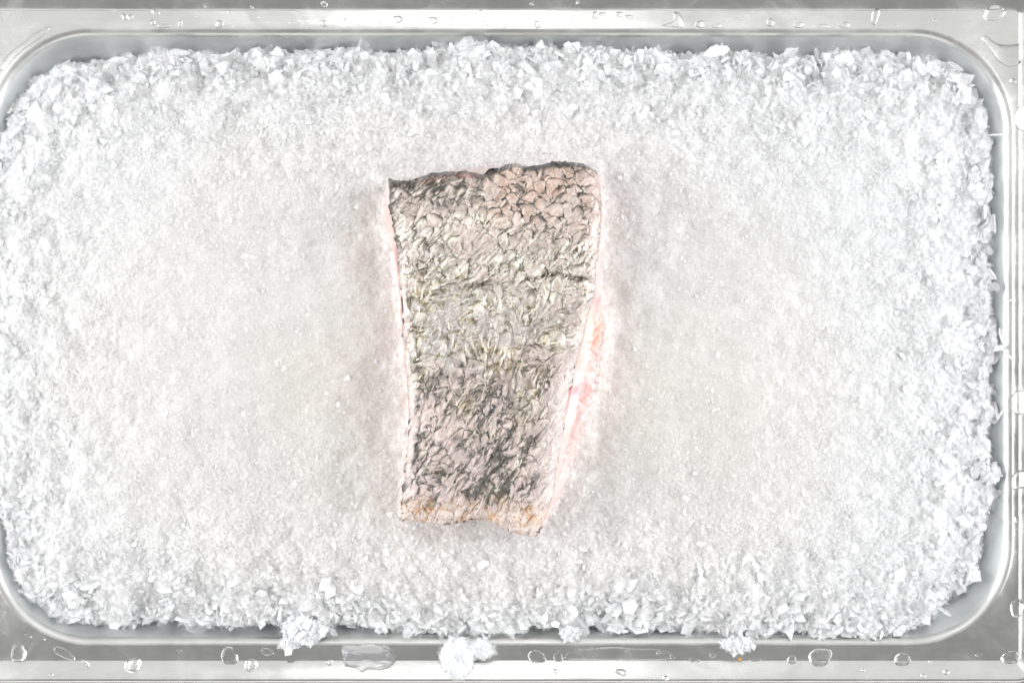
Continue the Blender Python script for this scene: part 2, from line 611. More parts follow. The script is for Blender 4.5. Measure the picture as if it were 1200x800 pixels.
r1 = np.random.default_rng(21)
N1 = 165000
x, y = ice_points(N1, r1, lambda sd, fd: 0.6 + 0.4 * np.exp(-np.clip(sd, 0, None) / 90))
sd = samp(SD, x, y)
ew = np.exp(-np.clip(sd, 0, None) / 70)
ce = np.clip(1.0 - 1.35 * np.exp(-np.clip(sd + 30 * fbm(x / 50, y / 50, 3, 3), 0, None) / 125), 0, 1)
z = samp(ZI, x, y) + r1.uniform(-1.0, 0.7, N1) * (0.25 + 1.35 * ew) * (1 - 0.45 * ce) - 1.05 * ce
X, Y, Z = at(x, y, z)
sz = (0.68 + 0.62 * ew) * r1.lognormal(0, 0.32, N1) * MM
V1, F1, o1 = scatter(shard_protos('grain'), np.stack([X, Y, Z], -1), sz, rand_rot(N1, r1, 0.32 + 1.3 * ew))
X1p, Y1p = x.copy(), y.copy()
c1 = tint_of(x, y) * r1.uniform(0.992, 1.006, N1)[:, None]
N2 = 38000
x, y = ice_points(N2, r1, lambda sd, fd: 0.12 + 0.88 * np.exp(-np.clip(sd, 0, None) / 70))
sd = samp(SD, x, y)
ew = np.exp(-np.clip(sd, 0, None) / 70)
z = samp(ZI, x, y) + r1.uniform(-1.0, 0.5, N2) * (0.4 + ew) + 0.5 * ew - 0.55 * np.clip(1.0 - 1.35 * np.exp(-np.clip(sd, 0, None) / 125), 0, 1)
X, Y, Z = at(x, y, z)
sz2 = (0.80 + 1.9 * ew) * r1.lognormal(0, 0.42, N2) * MM
V2, F2, o2 = scatter(shard_protos('flake'), np.stack([X, Y, Z], -1), sz2, rand_rot(N2, r1, 0.25 + 0.7 * ew))
c2 = tint_of(x, y) * r1.uniform(0.992, 1.006, N2)[:, None]
clear_pick = (r1.random(N2) < (0.05 + 0.5 * np.exp(-np.clip(sd, 0, None) / 26)))
# loose wet grains lying against and over the foot of the fillet
N3 = 6500
t3 = r1.uniform(0, 1, N3 * 3)
Lq = np.vstack([FLESH, FLESH[:1]])
cq = np.concatenate([[0], np.cumsum(np.hypot(*np.diff(Lq, axis=0).T))])
x3 = np.interp(t3 * cq[-1], cq, Lq[:, 0])
y3 = np.interp(t3 * cq[-1], cq, Lq[:, 1])
keep3 = (r1.random(N3 * 3) < np.where((x3 > 640) & (y3 > 320), 1.0, 0.22))
x3, y3 = x3[keep3][:N3], y3[keep3][:N3]
N3 = len(x3)
rt3 = (x3 > 640) & (y3 > 320)
off3 = r1.normal(0, 1, N3) * np.where(rt3, 6.0, 2.2) - np.where(rt3, 1.5, -1.5)
dx3, dy3 = x3 - 578, (y3 - 410)
hl = np.hypot(dx3, dy3 * 0.35) + 1e-6
x3, y3 = x3 + dx3 / hl * off3, y3 + dy3 * 0.35 / hl * off3
z3 = 16.5 + np.clip(-off3, -6, 9) * 1.15 + r1.uniform(-0.8, 0.6, N3)
X, Y, Z = at(x3, y3, z3)
V3, F3, o3 = scatter(shard_protos('grain'), np.stack([X, Y, Z], -1), r1.lognormal(0, 0.35, N3) * 0.85 * MM, rand_rot(N3, r1))
c3 = tint_of(x3, y3)
nb, n1 = len(Vb), len(V1)
Vall = np.vstack([Vb, V1, V2, V3])
wet1 = r1.random(N1) < np.clip(1.05 - 1.25 * np.exp(-np.clip(samp(SD, X1p, Y1p), 0, None) / 120), 0, 0.85)
wet2 = r1.random(N2) < np.clip(1.05 - 1.25 * np.exp(-np.clip(sd, 0, None) / 120), 0, 0.85)
mi = np.concatenate([np.zeros(len(Fb)), np.where(wet1[o1[F1[:, 0]]], 3, 1), np.where(clear_pick[o2[F2[:, 0]]], 2, np.where(wet2[o2[F2[:, 0]]], 3, 1)), np.full(len(F3), 3)])
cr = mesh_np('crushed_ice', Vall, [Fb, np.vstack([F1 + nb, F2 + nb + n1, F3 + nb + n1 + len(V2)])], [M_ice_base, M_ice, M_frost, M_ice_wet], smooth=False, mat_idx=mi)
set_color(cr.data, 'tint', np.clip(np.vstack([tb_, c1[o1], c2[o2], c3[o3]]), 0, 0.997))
sm = np.zeros(len(cr.data.polygons), bool)
sm[:len(Fb)] = True
soft1 = r1.random(N1) < 1 - 1.5 * np.exp(-np.clip(samp(SD, X1p, Y1p), 0, None) / 90)      # melting grains are rounded
sm[len(Fb):len(Fb) + len(F1)] = soft1[o1[F1[:, 0]]]
cr.data.polygons.foreach_set('use_smooth', sm)
tag(cr, 'bed of white crushed ice heaped in the steel pan under the fish', 'crushed ice', kind='stuff')

# ------------------------------------------------------------------ single clear flakes sticking out of the ice edge
flake_meshes = []
for k in range(12):
    r = np.random.default_rng(300 + k)
    m = 9
    a = np.arange(m) / m * 2 * np.pi + r.uniform(-0.22, 0.22, m)
    rad = r.uniform(0.72, 1.12, m)
    el = r.uniform(0.38, 0.85)
    bend = r.uniform(-0.35, 0.35)

    def ring(s, zz):
        xx = np.cos(a) * rad * s
        yy = np.sin(a) * rad * el * s
        return np.stack([xx, yy, zz + bend * xx * xx], -1)
    th = r.uniform(0.10, 0.2)
    v = np.vstack([[[0, 0, th * 0.75]], ring(0.72, th), ring(1.0, th * 0.25), ring(0.97, -th * 0.4), ring(0.6, -th), [[0, 0, -th * 0.8]]])
    f = []
    for i in range(m):
        j = (i + 1) % m
        f.append([0, 1 + i, 1 + j])
        for q in range(3):
            A, B = 1 + q * m, 1 + (q + 1) * m
            f.append([A + i, B + i, B + j])
            f.append([A + i, B + j, A + j])
        f.append([1 + 4 * m, 1 + 3 * m + j, 1 + 3 * m + i])
    o = mesh_np('ice_flake', v, np.array(f), M_clear if k % 3 else M_frost, smooth=(k % 2 == 0))
    flake_meshes.append(o.data)
    bpy.data.objects.remove(o)


def add_flake(px, py, z, size, rot, label, group, squash=1.0, mesh=None, name='ice_flake'):
    o = bpy.data.objects.new(name, flake_meshes[mesh if mesh is not None else random.randrange(12)])
    COL.objects.link(o)
    o.location = P(px, py, z)
    o.rotation_euler = rot
    o.scale = (size * MM, size * squash * MM, size * MM)
    tag(o, label, 'ice flake', group)
    return o


def edge_points(step):
    out = []
    n = len(ICE)
    acc = 0
    for i in range(n - 1):
        a, b = ICE[i], ICE[i + 1]
        L_ = np.hypot(*(b - a))
        k = acc
        while k < L_:
            out.append(a + (b - a) * k / L_)
            k += step * random.uniform(0.6, 1.5)
        acc = k - L_
    return out


GR = 'clear ice flakes along the ragged ice edge'
fl_seen = {}
for (ex, ey) in sorted(edge_points(40), key=lambda q: q[0] + 0.01 * q[1] if (q[1] < 110 or q[1] > 700) else 5000 + q[1]):
    if ex < 2 or ey > 790:
        continue
    side = 'top' if ey < 110 else 'bottom' if ey > 700 else 'right' if ex > 600 else 'left'
    inx, iny = {'top': (0, 1), 'bottom': (0, -1), 'right': (-1, 0), 'left': (1, 0)}[side]
    off = random.uniform(0.5, 5)
    s = random.uniform(1.7, 3.4) * (1.25 if side == 'right' else 1.0)
    add_flake(ex + inx * off + random.uniform(-3, 3), ey + iny * off + random.uniform(-3, 3), random.uniform(-7, 3), s,
              (random.gauss(0, 0.5), random.gauss(0, 0.5), random.uniform(0, 6.28)), None, GR)
    fl_seen.setdefault(side, []).append(COL.objects[-1])

edge_word = {'top': ('upper', 'left'), 'bottom': ('lower', 'left'), 'right': ('right', 'top'), 'left': ('left', 'top')}
for sd_, obs in fl_seen.items():
    for k_, ob in enumerate(obs):
        wd = 'frosty' if ob.data.materials[0] == M_frost else 'clear'
        sz_ = 'larger' if ob.scale[0] > 2.7 * MM else 'small'
        ob['label'] = f'{sz_} {wd} ice flake jutting from the {edge_word[sd_][0]} ice edge, {ORD[k_]} from the {edge_word[sd_][1]}'
named = [
    (1118, 77, 2, 5.6, (0.2, 0.1, -0.5), 0.55, 'long clear ice flake poking out at the top right corner of the ice'),
    (842, 60, 2, 7.5, (0.1, 0.15, 0.25), 0.5, 'large rounded clear flake on the upper ice edge below the curved water streak'),
    (925, 62, 2, 4.8, (0.3, 0.0, 0.5), 0.7, 'ring-like clear flake on the upper ice edge left of the notch'),
    (140, 70, 2, 7.0, (0.1, 0.1, 0.1), 0.45, 'thin curved clear flake lying on the ice edge near the upper left corner'),
    (210, 62, 2, 6.0, (0.1, 0.05, -0.05), 0.45, 'flat clear flake on the upper left ice edge'),
    (546, 52, 4, 6.2, (0.1, 0.1, 0.6), 0.8, 'domed lump of clear ice highest on the upper edge of the ice bed'),
    (1150, 138, 2, 8.0, (0.2, 0.4, 1.4), 0.6, 'large clear flake hanging over the right ice edge near the corner'),
    (1168, 158, 3, 5.2, (0.1, 0.2, 0.1), 0.3, 'thin pointed clear flake reaching right from the upper right ice edge'),
    (1164, 262, 2, 8.0, (0.3, 0.5, 1.5), 0.4, 'long upright clear flake curling along the right ice edge'),
    (1163, 322, 3, 5.5, (0.3, 0.2, -0.9), 0.4, 'hooked clear flake leaning over the right ice edge'),
    (1184, 352, 4, 4.6, (0.1, 0.2, 0.2), 0.18, 'thin clear ice splinter reaching from the ice onto the right rim'),
    (1180, 415, 4, 6.6, (0.1, 0.2, -0.75), 0.16, 'slanting ice splinter pointing at the right rim above the large drops'),
    (1174, 392, 3, 5.5, (0.2, 0.3, -1.2), 0.6, 'broad clear flake on the right ice edge beside the slanting splinter'),
    (1172, 486, 3, 4.8, (0.2, 0.3, 1.0), 0.3, 'glinting thin flake on the right ice edge below the middle'),
    (1107, 716, 3, 6.6, (0.1, 0.25, -0.62), 0.2, 'pointed ice splinter at the lower right corner of the ice bed'),
]
for (px, py, z, s, rot, sq, lab) in named:
    add_flake(px, py, z, s, rot, lab, None, sq, name='ice_splinter' if sq < 0.25 else 'ice_flake')


def lump_ice(name, px, py, z, w, h, t, seed, label, mats, n_grain=500):
    """a clump of packed grains: one thing made of a core and its grains"""
    r = np.random.default_rng(seed)
    th, ph = np.meshgrid(np.linspace(0, 2 * np.pi, 28, endpoint=False), np.linspace(0.03, np.pi - 0.03, 14))
    d = np.stack([np.cos(th) * np.sin(ph), np.sin(th) * np.sin(ph), np.cos(ph)], -1)
    rr = 1 + 0.5 * fbm(d[..., 0] * 1.6 + seed, d[..., 1] * 1.6 + d[..., 2], 3, seed)
    p = d * rr[..., None] * np.array([w, h, t]) * 0.86
    V = p.reshape(-1, 3) * MM
    nxx, nyy = 28, 14
    i, j = np.meshgrid(np.arange(nxx), np.arange(nyy - 1))
    a = j * nxx + i
    b = j * nxx + (i + 1) % nxx
    Fq = np.stack([a, a + nxx, b + nxx, b], -1).reshape(-1, 4)
    k = r.integers(0, len(V), n_grain)
    Vg, Fg, og = scatter(shard_protos('grain') + shard_protos('flake'), V[k] * r.uniform(0.93, 1.08, (n_grain, 1)), r.lognormal(0, 0.35, n_grain) * 1.35 * MM, rand_rot(n_grain, r))
    mi = np.concatenate([np.full(len(Fq), 2), np.where(r.random(n_grain)[og[Fg[:, 0]]] < 0.5, 1, 0)])
    mats = [M_ice, M_ice_wet if mats[0] == M_frost else mats[1], M_ice_base]
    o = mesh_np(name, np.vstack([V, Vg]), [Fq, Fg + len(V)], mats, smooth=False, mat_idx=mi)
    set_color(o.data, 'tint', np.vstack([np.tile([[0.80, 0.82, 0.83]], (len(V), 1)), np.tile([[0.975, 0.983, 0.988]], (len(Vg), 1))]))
    o.location = P(px, py, z)
    return tag(o, label, 'ice clump')


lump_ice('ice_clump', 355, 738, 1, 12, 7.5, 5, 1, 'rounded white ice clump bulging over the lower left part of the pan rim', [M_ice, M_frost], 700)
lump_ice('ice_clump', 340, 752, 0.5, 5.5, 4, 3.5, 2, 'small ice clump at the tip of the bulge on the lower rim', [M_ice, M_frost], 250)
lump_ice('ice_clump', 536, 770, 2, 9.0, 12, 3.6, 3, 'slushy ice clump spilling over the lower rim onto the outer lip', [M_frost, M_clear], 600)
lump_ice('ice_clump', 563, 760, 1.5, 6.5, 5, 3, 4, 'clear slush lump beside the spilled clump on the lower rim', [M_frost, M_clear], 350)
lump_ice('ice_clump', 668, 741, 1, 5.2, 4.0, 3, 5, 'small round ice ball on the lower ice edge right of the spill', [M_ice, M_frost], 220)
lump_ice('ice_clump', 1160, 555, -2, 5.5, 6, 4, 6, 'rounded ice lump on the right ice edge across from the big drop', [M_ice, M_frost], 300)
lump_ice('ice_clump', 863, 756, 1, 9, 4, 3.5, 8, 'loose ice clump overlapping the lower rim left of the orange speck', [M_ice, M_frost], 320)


# ------------------------------------------------------------------ the fish fillet
def curve(pts, t):
    pts = np.array(pts, float)
    return np.interp(t, pts[:, 0], pts[:, 1])


Lc = [(208, 455), (225, 456), (240, 457), (260, 461), (280, 463), (300, 466), (330, 468), (350, 470), (400, 473), (440, 477), (470, 480), (500, 480), (530, 477), (560, 474), (585, 471), (608, 470)]
Rc = [(200, 698), (210, 703), (230, 704), (250, 705), (280, 703), (310, 699), (345, 697), (370, 688), (400, 682), (440, 671), (470, 665), (500, 661), (530, 655), (555, 651), (580, 649), (600, 641), (626, 629)]
Tc = [(455, 208), (462, 211), (480, 213), (497, 206), (515, 202), (545, 200), (565, 205), (580, 199), (592, 194), (606, 191), (616, 196), (632, 194), (655, 190), (678, 191), (691, 194), (700, 200)]
Bc = [(470, 609), (485, 612), (500, 614), (520, 615), (545, 611), (560, 608), (575, 609), (590, 618), (605, 625), (622, 629), (630, 627)]
NU, NV = 400, 660
U, Vv = np.meshgrid(np.linspace(0, 1, NU), np.linspace(0, 1, NV))


def edge_fn(c, horizontal=False):
    c = np.array(c, float)
    return c


Lf = np.array(Lc, float)
Rf = np.array(Rc, float)
Tf = np.array(Tc, float)
Bf = np.array(Bc, float)
tv = np.linspace(0, 1, NV)
tu = np.linspace(0, 1, NU)
Lx = np.interp(Lf[0, 0] + (Lf[-1, 0] - Lf[0, 0]) * tv, Lf[:, 0], Lf[:, 1])
Ly = Lf[0, 0] + (Lf[-1, 0] - Lf[0, 0]) * tv
Rx = np.interp(Rf[0, 0] + (Rf[-1, 0] - Rf[0, 0]) * tv, Rf[:, 0], Rf[:, 1])
Ry = Rf[0, 0] + (Rf[-1, 0] - Rf[0, 0]) * tv
Tx = Tf[0, 0] + (Tf[-1, 0] - Tf[0, 0]) * tu
Ty = np.interp(Tx, Tf[:, 0], Tf[:, 1])
Bx = Bf[0, 0] + (Bf[-1, 0] - Bf[0, 0]) * tu
By = np.interp(Bx, Bf[:, 0], Bf[:, 1])
Lx = Lx + 1.1 * fbm(Ly / 9, Ly * 0, 3, 2)
Rx = Rx + 0.9 * fbm(Ry / 14, Ry * 0 + 5, 3, 3)
Ty = Ty + 1.3 * fbm(Tx / 6, Tx * 0, 3, 4)
By = By + 1.3 * fbm(Bx / 6, Bx * 0 + 9, 3, 5)
# Coons patch
c00, c10, c01, c11 = (Tx[0], Ty[0]), (Tx[-1], Ty[-1]), (Bx[0], By[0]), (Bx[-1], By[-1])


def coons(l, r, t, b, q00, q10, q01, q11):
    return ((1 - U) * l[:, None] + U * r[:, None] + (1 - Vv) * t[None, :] + Vv * b[None, :]
            - ((1 - U) * (1 - Vv) * q00 + U * (1 - Vv) * q10 + (1 - U) * Vv * q01 + U * Vv * q11))


SX = coons(Lx, Rx, Tx, Bx, c00[0], c10[0], c01[0], c11[0])
SY = coons(Ly, Ry, Ty, By, c00[1], c10[1], c01[1], c11[1])

# zone weights over the skin (photo y)
ZX = SX + 26 * fbm(SX / 38, SY / 38, 3, 2)
ZY = SY + 30 * fbm(SX / 42, SY / 42, 3, 7) + 10 * fbm(SX / 14, SY / 14, 2, 3)
ZY2 = SY + 62 * fbm(SX / 34, SY / 60, 3, 4) + 22 * fbm(SX / 11, SY / 14, 2, 5)
zA = sst(505, 610, ZX) * (1 - sst(240, 305, ZY))                      # clear scale net, upper right
zB = (1 - sst(505, 610, ZX)) * (1 - sst(225, 300, ZY))                # streaky upper left
zC = sst(225, 300, ZY) * (1 - sst(310, 365, ZY))                      # pearly band
zD = sst(310, 365, ZY) * (1 - sst(410, 485, ZY2))                      # crinkled olive band
zE = sst(410, 485, ZY2) * (1 - sst(586, 604, SY + 13 * fbm(SX / 14, SY / 14, 3, 2)))                      # dark diagonal streaks
zF = sst(586, 604, SY + 13 * fbm(SX / 14, SY / 14, 3, 2))                                                # golden lower end
# distances to the skin borders in px
dL = SX - Lx[:, None]
dR = Rx[:, None] - SX
dT = SY - Ty[None, :]
dB = By[None, :] - SY
dE = np.minimum(np.minimum(dL, dR), np.minimum(dT, dB))

# warped coordinates
wx = SX + 6.5 * fbm(SX / 26, SY / 26, 3, 1) + 3.6 * fbm(SX / 8, SY / 8, 3, 4) + zD * 3.5 * fbm(SX / 12, SY / 12, 3, 2)
wy = SY + 6.5 * fbm(SX / 26, SY / 26, 3, 5) + 3.6 * fbm(SX / 8, SY / 8, 3, 6) + zD * 3.5 * fbm(SX / 12, SY / 12, 3, 7)


def zone_params(x, y):
    a_ = lambda v0, v1: float(sst(v0, v1, np.float64(y)))
    xr = float(sst(520, 590, np.float64(x)))
    A = xr * (1 - a_(255, 300))
    B = (1 - xr) * (1 - a_(235, 290))
    E = a_(425, 470) * (1 - a_(575, 595))
    Fz = a_(572, 592)
    Cc = a_(235, 285) * (1 - a_(325, 350))
    D = a_(325, 350) * (1 - a_(425, 470))
    W = np.array([A, B, Cc, D, E, Fz]) + 1e-6
    W /= W.sum()
    long_ = W @ np.array([13.0, 15, 17, 14, 18, 10])
    wide = W @ np.array([11.5, 8.0, 8.0, 10.0, 7.2, 8.5])
    ang = W @ np.array([78, 55, 58, 75, 56, 70])      # free end points this way (deg above +x, image up)
    return long_, wide, ang


sites = []
sp = 14.0
row = 0
yy = 192.0
rs = random.Random(5)
while yy < 640:
    xx = 446.0 + (sp / 2 if row % 2 else 0)
    while xx < 718:
        sites.append((xx + rs.uniform(-4.6, 4.6), yy + rs.uniform(-4.6, 4.6)))
        xx += sp
    yy += sp * 0.9
    row += 1
sites.sort(key=lambda s: s[1] - 0.35 * s[0])           # lower ones lie over the upper ones: free ends point up
own = np.full(SX.shape, -1, int)
RR = np.full(SX.shape, 1.3)
TT = np.zeros(SX.shape)
SS = np.zeros(SX.shape)
site_par = []
for k, (cx, cy) in enumerate(sites):
    a_, b_, an = zone_params(cx, cy)
    a_ *= rs.uniform(0.72, 1.3)
    b_ *= rs.uniform(0.72, 1.3)
    an = math.radians(an + rs.gauss(0, 17))
    ca, sa = math.cos(an), -math.sin(an)               # image y is down
    site_par.append((cx, cy, a_, b_, ca, sa))
    # window of grid
    R_ = max(a_, b_) + 12
    vv0 = int(max(0, (cy - 225 - R_) / 420 * NV - 30))
    vv1 = int(min(NV, (cy - 190 + R_) / 410 * NV + 30))
    sl = slice(vv0, max(vv0 + 1, vv1))
    dx = wx[sl] - cx
    dy = wy[sl] - cy
    t = (dx * ca + dy * sa) / a_
    s = (-dx * sa + dy * ca) / b_
    # leaf shape: blunt free end, narrowing root
    r = np.sqrt(np.where(t > 0, t * t, t * t * 0.8) + s * s)
    m = r < 1
    own[sl][m] = k
    RR[sl][m] = r[m]
    TT[sl][m] = t[m]
    SS[sl][m] = s[m]

# ---- fibre flow: noise smeared along a direction field (line integral convolution)
LS = 0.6
lx = np.arange(438, 722, LS)
ly = np.arange(180, 648, LS)
LXX, LYY = np.meshgrid(lx, ly)
wD_ = sst(300, 350, LYY) * (1 - sst(420, 470, LYY))
th_ = np.radians(56 + 22 * fbm(LXX / 60, LYY / 60, 2, 1) + (16 + 80 * wD_) * fbm(LXX / 24, LYY / 24, 3, 4) + (10 + 14 * wD_) * fbm(LXX / 9, LYY / 9, 2, 2)
                 - 14 * sst(300, 200, LYY) * sst(560, 500, LXX))
FX, FY = np.cos(th_), -np.sin(th_)


def pick(F_, x, y):
    u = np.clip((x - lx[0]) / LS, 0, len(lx) - 1.001)
    v = np.clip((y - ly[0]) / LS, 0, len(ly) - 1.001)
    i_, j_ = u.astype(int), v.astype(int)
    fu, fv = u - i_, v - j_
    return (F_[j_, i_] * (1 - fu) + F_[j_, i_ + 1] * fu) * (1 - fv) + (F_[j_ + 1, i_] * (1 - fu) + F_[j_ + 1, i_ + 1] * fu) * fv


def lic(src, length, step=1.0):
    acc = src.copy()
    n_ = 1
    for sg in (1, -1):
        x, y = LXX.copy(), LYY.copy()
        for _k in range(int(length / step)):
            ax_, ay_ = pick(FX, x, y), pick(FY, x, y)
            x = x + sg * step * ax_
            y = y + sg * step * ay_
            acc = acc + pick(src, x, y)
            n_ += 1
    acc = acc / n_
    return (acc - acc.mean()) / acc.std()


lr = np.random.default_rng(77)
L1g = lic(lr.normal(size=LXX.shape), 6.0)
L1b = lic(vn(LXX / 1.7, LYY / 1.7, 2), 8.0)
L2g = lic(vn(LXX / 4.2, LYY / 4.2, 5) + 0.4 * vn(LXX / 2.2, LYY / 2.2, 1), 12.0)
L3g = lic(vn(LXX / 6.5, LYY / 6.5, 7), 16.0)
F1_, Fb_, F2_, F3_ = (pick(q, SX, SY) for q in (L1g, L1b, L2g, L3g))
lineA = 1 - np.abs(F2_) * 1.9          # thin continuous lines where the smeared noise crosses zero
lineB = 1 - np.abs(F3_) * 2.3

# ---- relief of the skin in mm
fine = ridge(SX / 4.2, SY / 4.2, 3, 3)
aniso = ridge((SX * 0.83 + SY * 0.55) / 4.0, (SX * 0.55 - SY * 0.83) / 11.0, 3, 5)
crump = ridge(SX / 8.5, SY / 6.5, 3, 6)
free = np.clip(TT, -1, 1) * 0.5 + 0.5
lift = (0.95 * zA + 0.75 * zB + 0.55 * zC + 0.5 * zD + 0.6 * zE + 0.45 * zF)
inn = np.where(own >= 0, free * sst(1.02, 0.80, RR), 0)
calm = 1 - np.maximum(sst(34, 10, dR + 9 * fbm(SX / 16, SY / 16, 3, 5)) * sst(350, 430, SY) * (1 - sst(585, 600, SY)), sst(9, 3, dL + 3 * fbm(SX / 7, SY / 10, 2, 3)) * sst(300, 340, SY) * (1 - sst(540, 580, SY)))
calm = np.clip(calm + 0.12 + 0.5 * (fbm(SX / 8, SY / 12, 3, 6)) * (1 - calm), 0.05, 1)
crf = np.abs(fbm(SX / 7, SY / 7, 4, 2)) * 2.6
relief = (lift * inn * (0.18 + 0.26 * zA) + calm * (0.10 * F1_ + 0.15 * Fb_ * (1 - 0.4 * zA) + 0.20 * F2_ * (1 - 0.4 * zA) + 0.22 * F3_ * (1 - 0.5 * zA)) + 0.27 * calm * ((0.16 + 0.34 * zD + 0.22 * zC + 0.16 * zE) * fine + (0.30 * zB + 0.42 * zC + 0.30 * zE + 0.16 * zA) * aniso
          + (0.20 + 0.60 * zD + 0.36 * zC) * crump + (0.3 + 0.5 * zD + 0.3 * zC) * crf))
# long folds: crease across the middle
crease_y = 331 + 5 * np.sin((SX - 470) / 38.0) - 0.03 * (SX - 580) + 4 * fbm(SX / 25, SX * 0, 2, 3)
cr_d = SY - crease_y
relief += 0.9 * np.exp(-((cr_d + 5) / 5) ** 2) - 1.0 * np.exp(-(cr_d / 2.2) ** 2) * sst(470, 560, SX)
for (a0, a1, b0, b1, amp, wd) in [(560, 338, 612, 326, 1.0, 2.6), (600, 300, 700, 235, 0.5, 3.0), (640, 440, 675, 405, 0.8, 2.4), (575, 355, 590, 420, 0.5, 2.5), (460, 222, 500, 250, 0.6, 3),
                                  (500, 208, 475, 240, 0.8, 3), (520, 204, 498, 240, 0.9, 3), (545, 203, 520, 240, 0.7, 3), (630, 345, 622, 400, 0.5, 2.4), (500, 330, 545, 322, 0.8, 3), (608, 420, 640, 470, 0.5, 3)]:
    ex, ey = a1 * 0 + b0 - a0, b1 - a1
    t = np.clip(((SX - a0) * ex + (SY - a1) * ey) / (ex * ex + ey * ey), 0, 1)
    dd = np.hypot(SX - a0 - t * ex + 2 * fbm(SX / 9, SY / 9, 2, 1), SY - a1 - t * ey)
    relief += amp * np.exp(-(dd / wd) ** 2) - 0.5 * amp * np.exp(-((dd - wd * 1.7) / wd) ** 2)
base_z = 37.5 + 2.6 * fbm(SX / 120, SY / 120, 2, 1) + 1.6 * np.sin((SY - 210) / 420 * math.pi) - 1.5 * ((SX - 575) / 120) ** 2
edge_drop = -4.0 * np.exp(-np.clip(dE, 0, None) / 4.5) - 1.2 * np.exp(-np.clip(dE, 0, None) / 16)
rim_up = 2.2 * np.exp(-((dT - 5) / 4) ** 2) * (0.6 + 0.6 * fbm(SX / 14, SY * 0, 2, 6))
knot = 3.4 * np.exp(-((SX - 461) / 6) ** 2 - ((SY - 213) / 4.5) ** 2)
n_l = fbm(SX / 5, SY / 5, 2, 5)
lumpF = zF * 0.9 * ridge(SX / 9 + n_l, SY / 8, 3, 2)
SZ = base_z + edge_drop + relief + rim_up + knot + lumpF

# ---- pigment of the skin, plus painted glints and crease shade
n1_ = fbm(SX / 5, SY / 5, 3, 2)
n2_ = fbm(SX / 16, SY / 16, 3, 4)
n3_ = fbm(SX / 42, SY / 42, 3, 6)
n4_ = fbm(SX / 2.4, SY / 2.4, 2, 1)
streak = ridge((SX * 0.84 + SY * 0.54) / 5.0, (SX * 0.54 - SY * 0.84) / 17.0, 3, 1)
streakH = ridge(SX / 9.0 + n1_ * 0.3, SY / 4.5, 3, 4)


def C(*c):
    return np.array(c)[None, None, :]


def mixc(c, d, w):
    return c * (1 - w[..., None]) + d * w[..., None]


def norm01(w):
    return np.clip(w, 0, 1)


col = np.zeros(SX.shape + (3,))
col += C(0.79, 0.69, 0.645)
col = mixc(col, C(0.70, 0.50, 0.40), norm01(zA * (0.45 + 0.9 * n2_) + 0.25 * zB * (0.3 + n2_)))      # peach
col = mixc(col, C(0.90, 0.90, 0.87), norm01((zC + 0.5 * zB + 0.4 * zD) * (0.6 + 0.9 * n2_ + 0.6 * n1_)))  # pearly white, with the band's shine put into the colour
col = mixc(col, C(0.80, 0.80, 0.77), norm01(zD * (0.6 + 0.8 * n3_)))
col = mixc(col, C(0.81, 0.705, 0.685), norm01(zE * 0.9))
col = mixc(col, C(0.86, 0.75, 0.71), norm01(zF * 0.75))
# scale to scale variation
idr = np.random.default_rng(3).uniform(-1, 1, len(sites) + 1)
col *= (1 + 0.07 * idr[own])[..., None]
# olive / yellow pigment
ol = norm01((0.30 * F2_ * (zD + 0.6 * zC) + 0.20 * (zD + zC) + 0.38 * zB + 0.30 * zC + 0.70 * zD + 0.25 * zE + 0.10 * zA) * (0.15 + 1.1 * n2_ + 1.0 * n1_ + 0.4 * streakH) * calm + 0.55 * np.exp(-((SX - 505) / 30) ** 2 - ((SY - 345) / 22) ** 2) * (0.4 + n1_))
col = mixc(col, C(0.47, 0.375, 0.16), ol * 0.80)
# fringe at each free scale margin: melanin, ragged and broken
rag = 0.16 * n1_ + 0.10 * n4_
fr = np.where(own >= 0, sst(0.76, 0.97, RR + rag) * sst(-0.6, 0.15, TT + 0.4 * n1_), 0.0)
fr_str = zA * 0.85 + zB * 0.50 + zC * 0.28 + zD * 0.25 + zE * 0.38 + zF * 0.04
fringe = norm01(0.85 * fr * fr_str * calm * (0.80 + 0.9 * n1_ + 0.9 * n2_ + 0.35 * n4_))
hair = np.where(own >= 0, sst(0.90, 0.98, RR + 0.5 * rag) * sst(-0.8, 0.0, TT), 0.0) * (zA * 0.95 + zB * 0.8 + zC * 0.6 + zD * 0.4 + zE * 0.6 + zF * 0.2) * calm * norm01(0.95 + 1.6 * n2_ + 0.8 * n1_)
# free streaks of melanin running up to the right
du, dv = (SX * 0.53 - SY * 0.85), (SX * 0.85 + SY * 0.53)
wv = 3.2 * fbm(SX / 15, SY / 15, 3, 6)
net = 1 - np.abs(fbm((dv + wv) / 7.5, (du + wv) / 20, 3, 3)) * 3.4
net2 = 1 - np.abs(fbm((dv - wv) / 6.5, (du + wv) / 12, 3, 5)) * 3.2
patch = fbm(SX / 30, SY / 30, 3, 1)
st = norm01(sst(0.45, 0.93, np.maximum(lineA, lineB) + 0.2 * n4_) * (0.95 * zE + 0.60 * zB + 0.08 * zA + 0.42 * zC + 0.55 * zD) * norm01(0.72 + 1.4 * patch + 0.35 * n2_ + 0.35 * zE) * calm)
dash = norm01(sst(0.55, 1.00, F3_ * 0.7 + F2_ * 0.6 + 0.2 * patch + 0.25 * n4_ + 0.2 * F1_) * (zE + 0.35 * zB) * calm)
crn = 0.55 * (1 - np.abs(fbm(wx / 9 + 4, wy / 6, 4, 4)) * 4.2) + 0.45 * lineA
cr_s = norm01(sst(0.25, 0.9, crn + 0.2 * n4_) * (0.85 * zD + 0.45 * zC + 0.25 * zB) * norm01(0.5 + 1.5 * n2_) * calm)
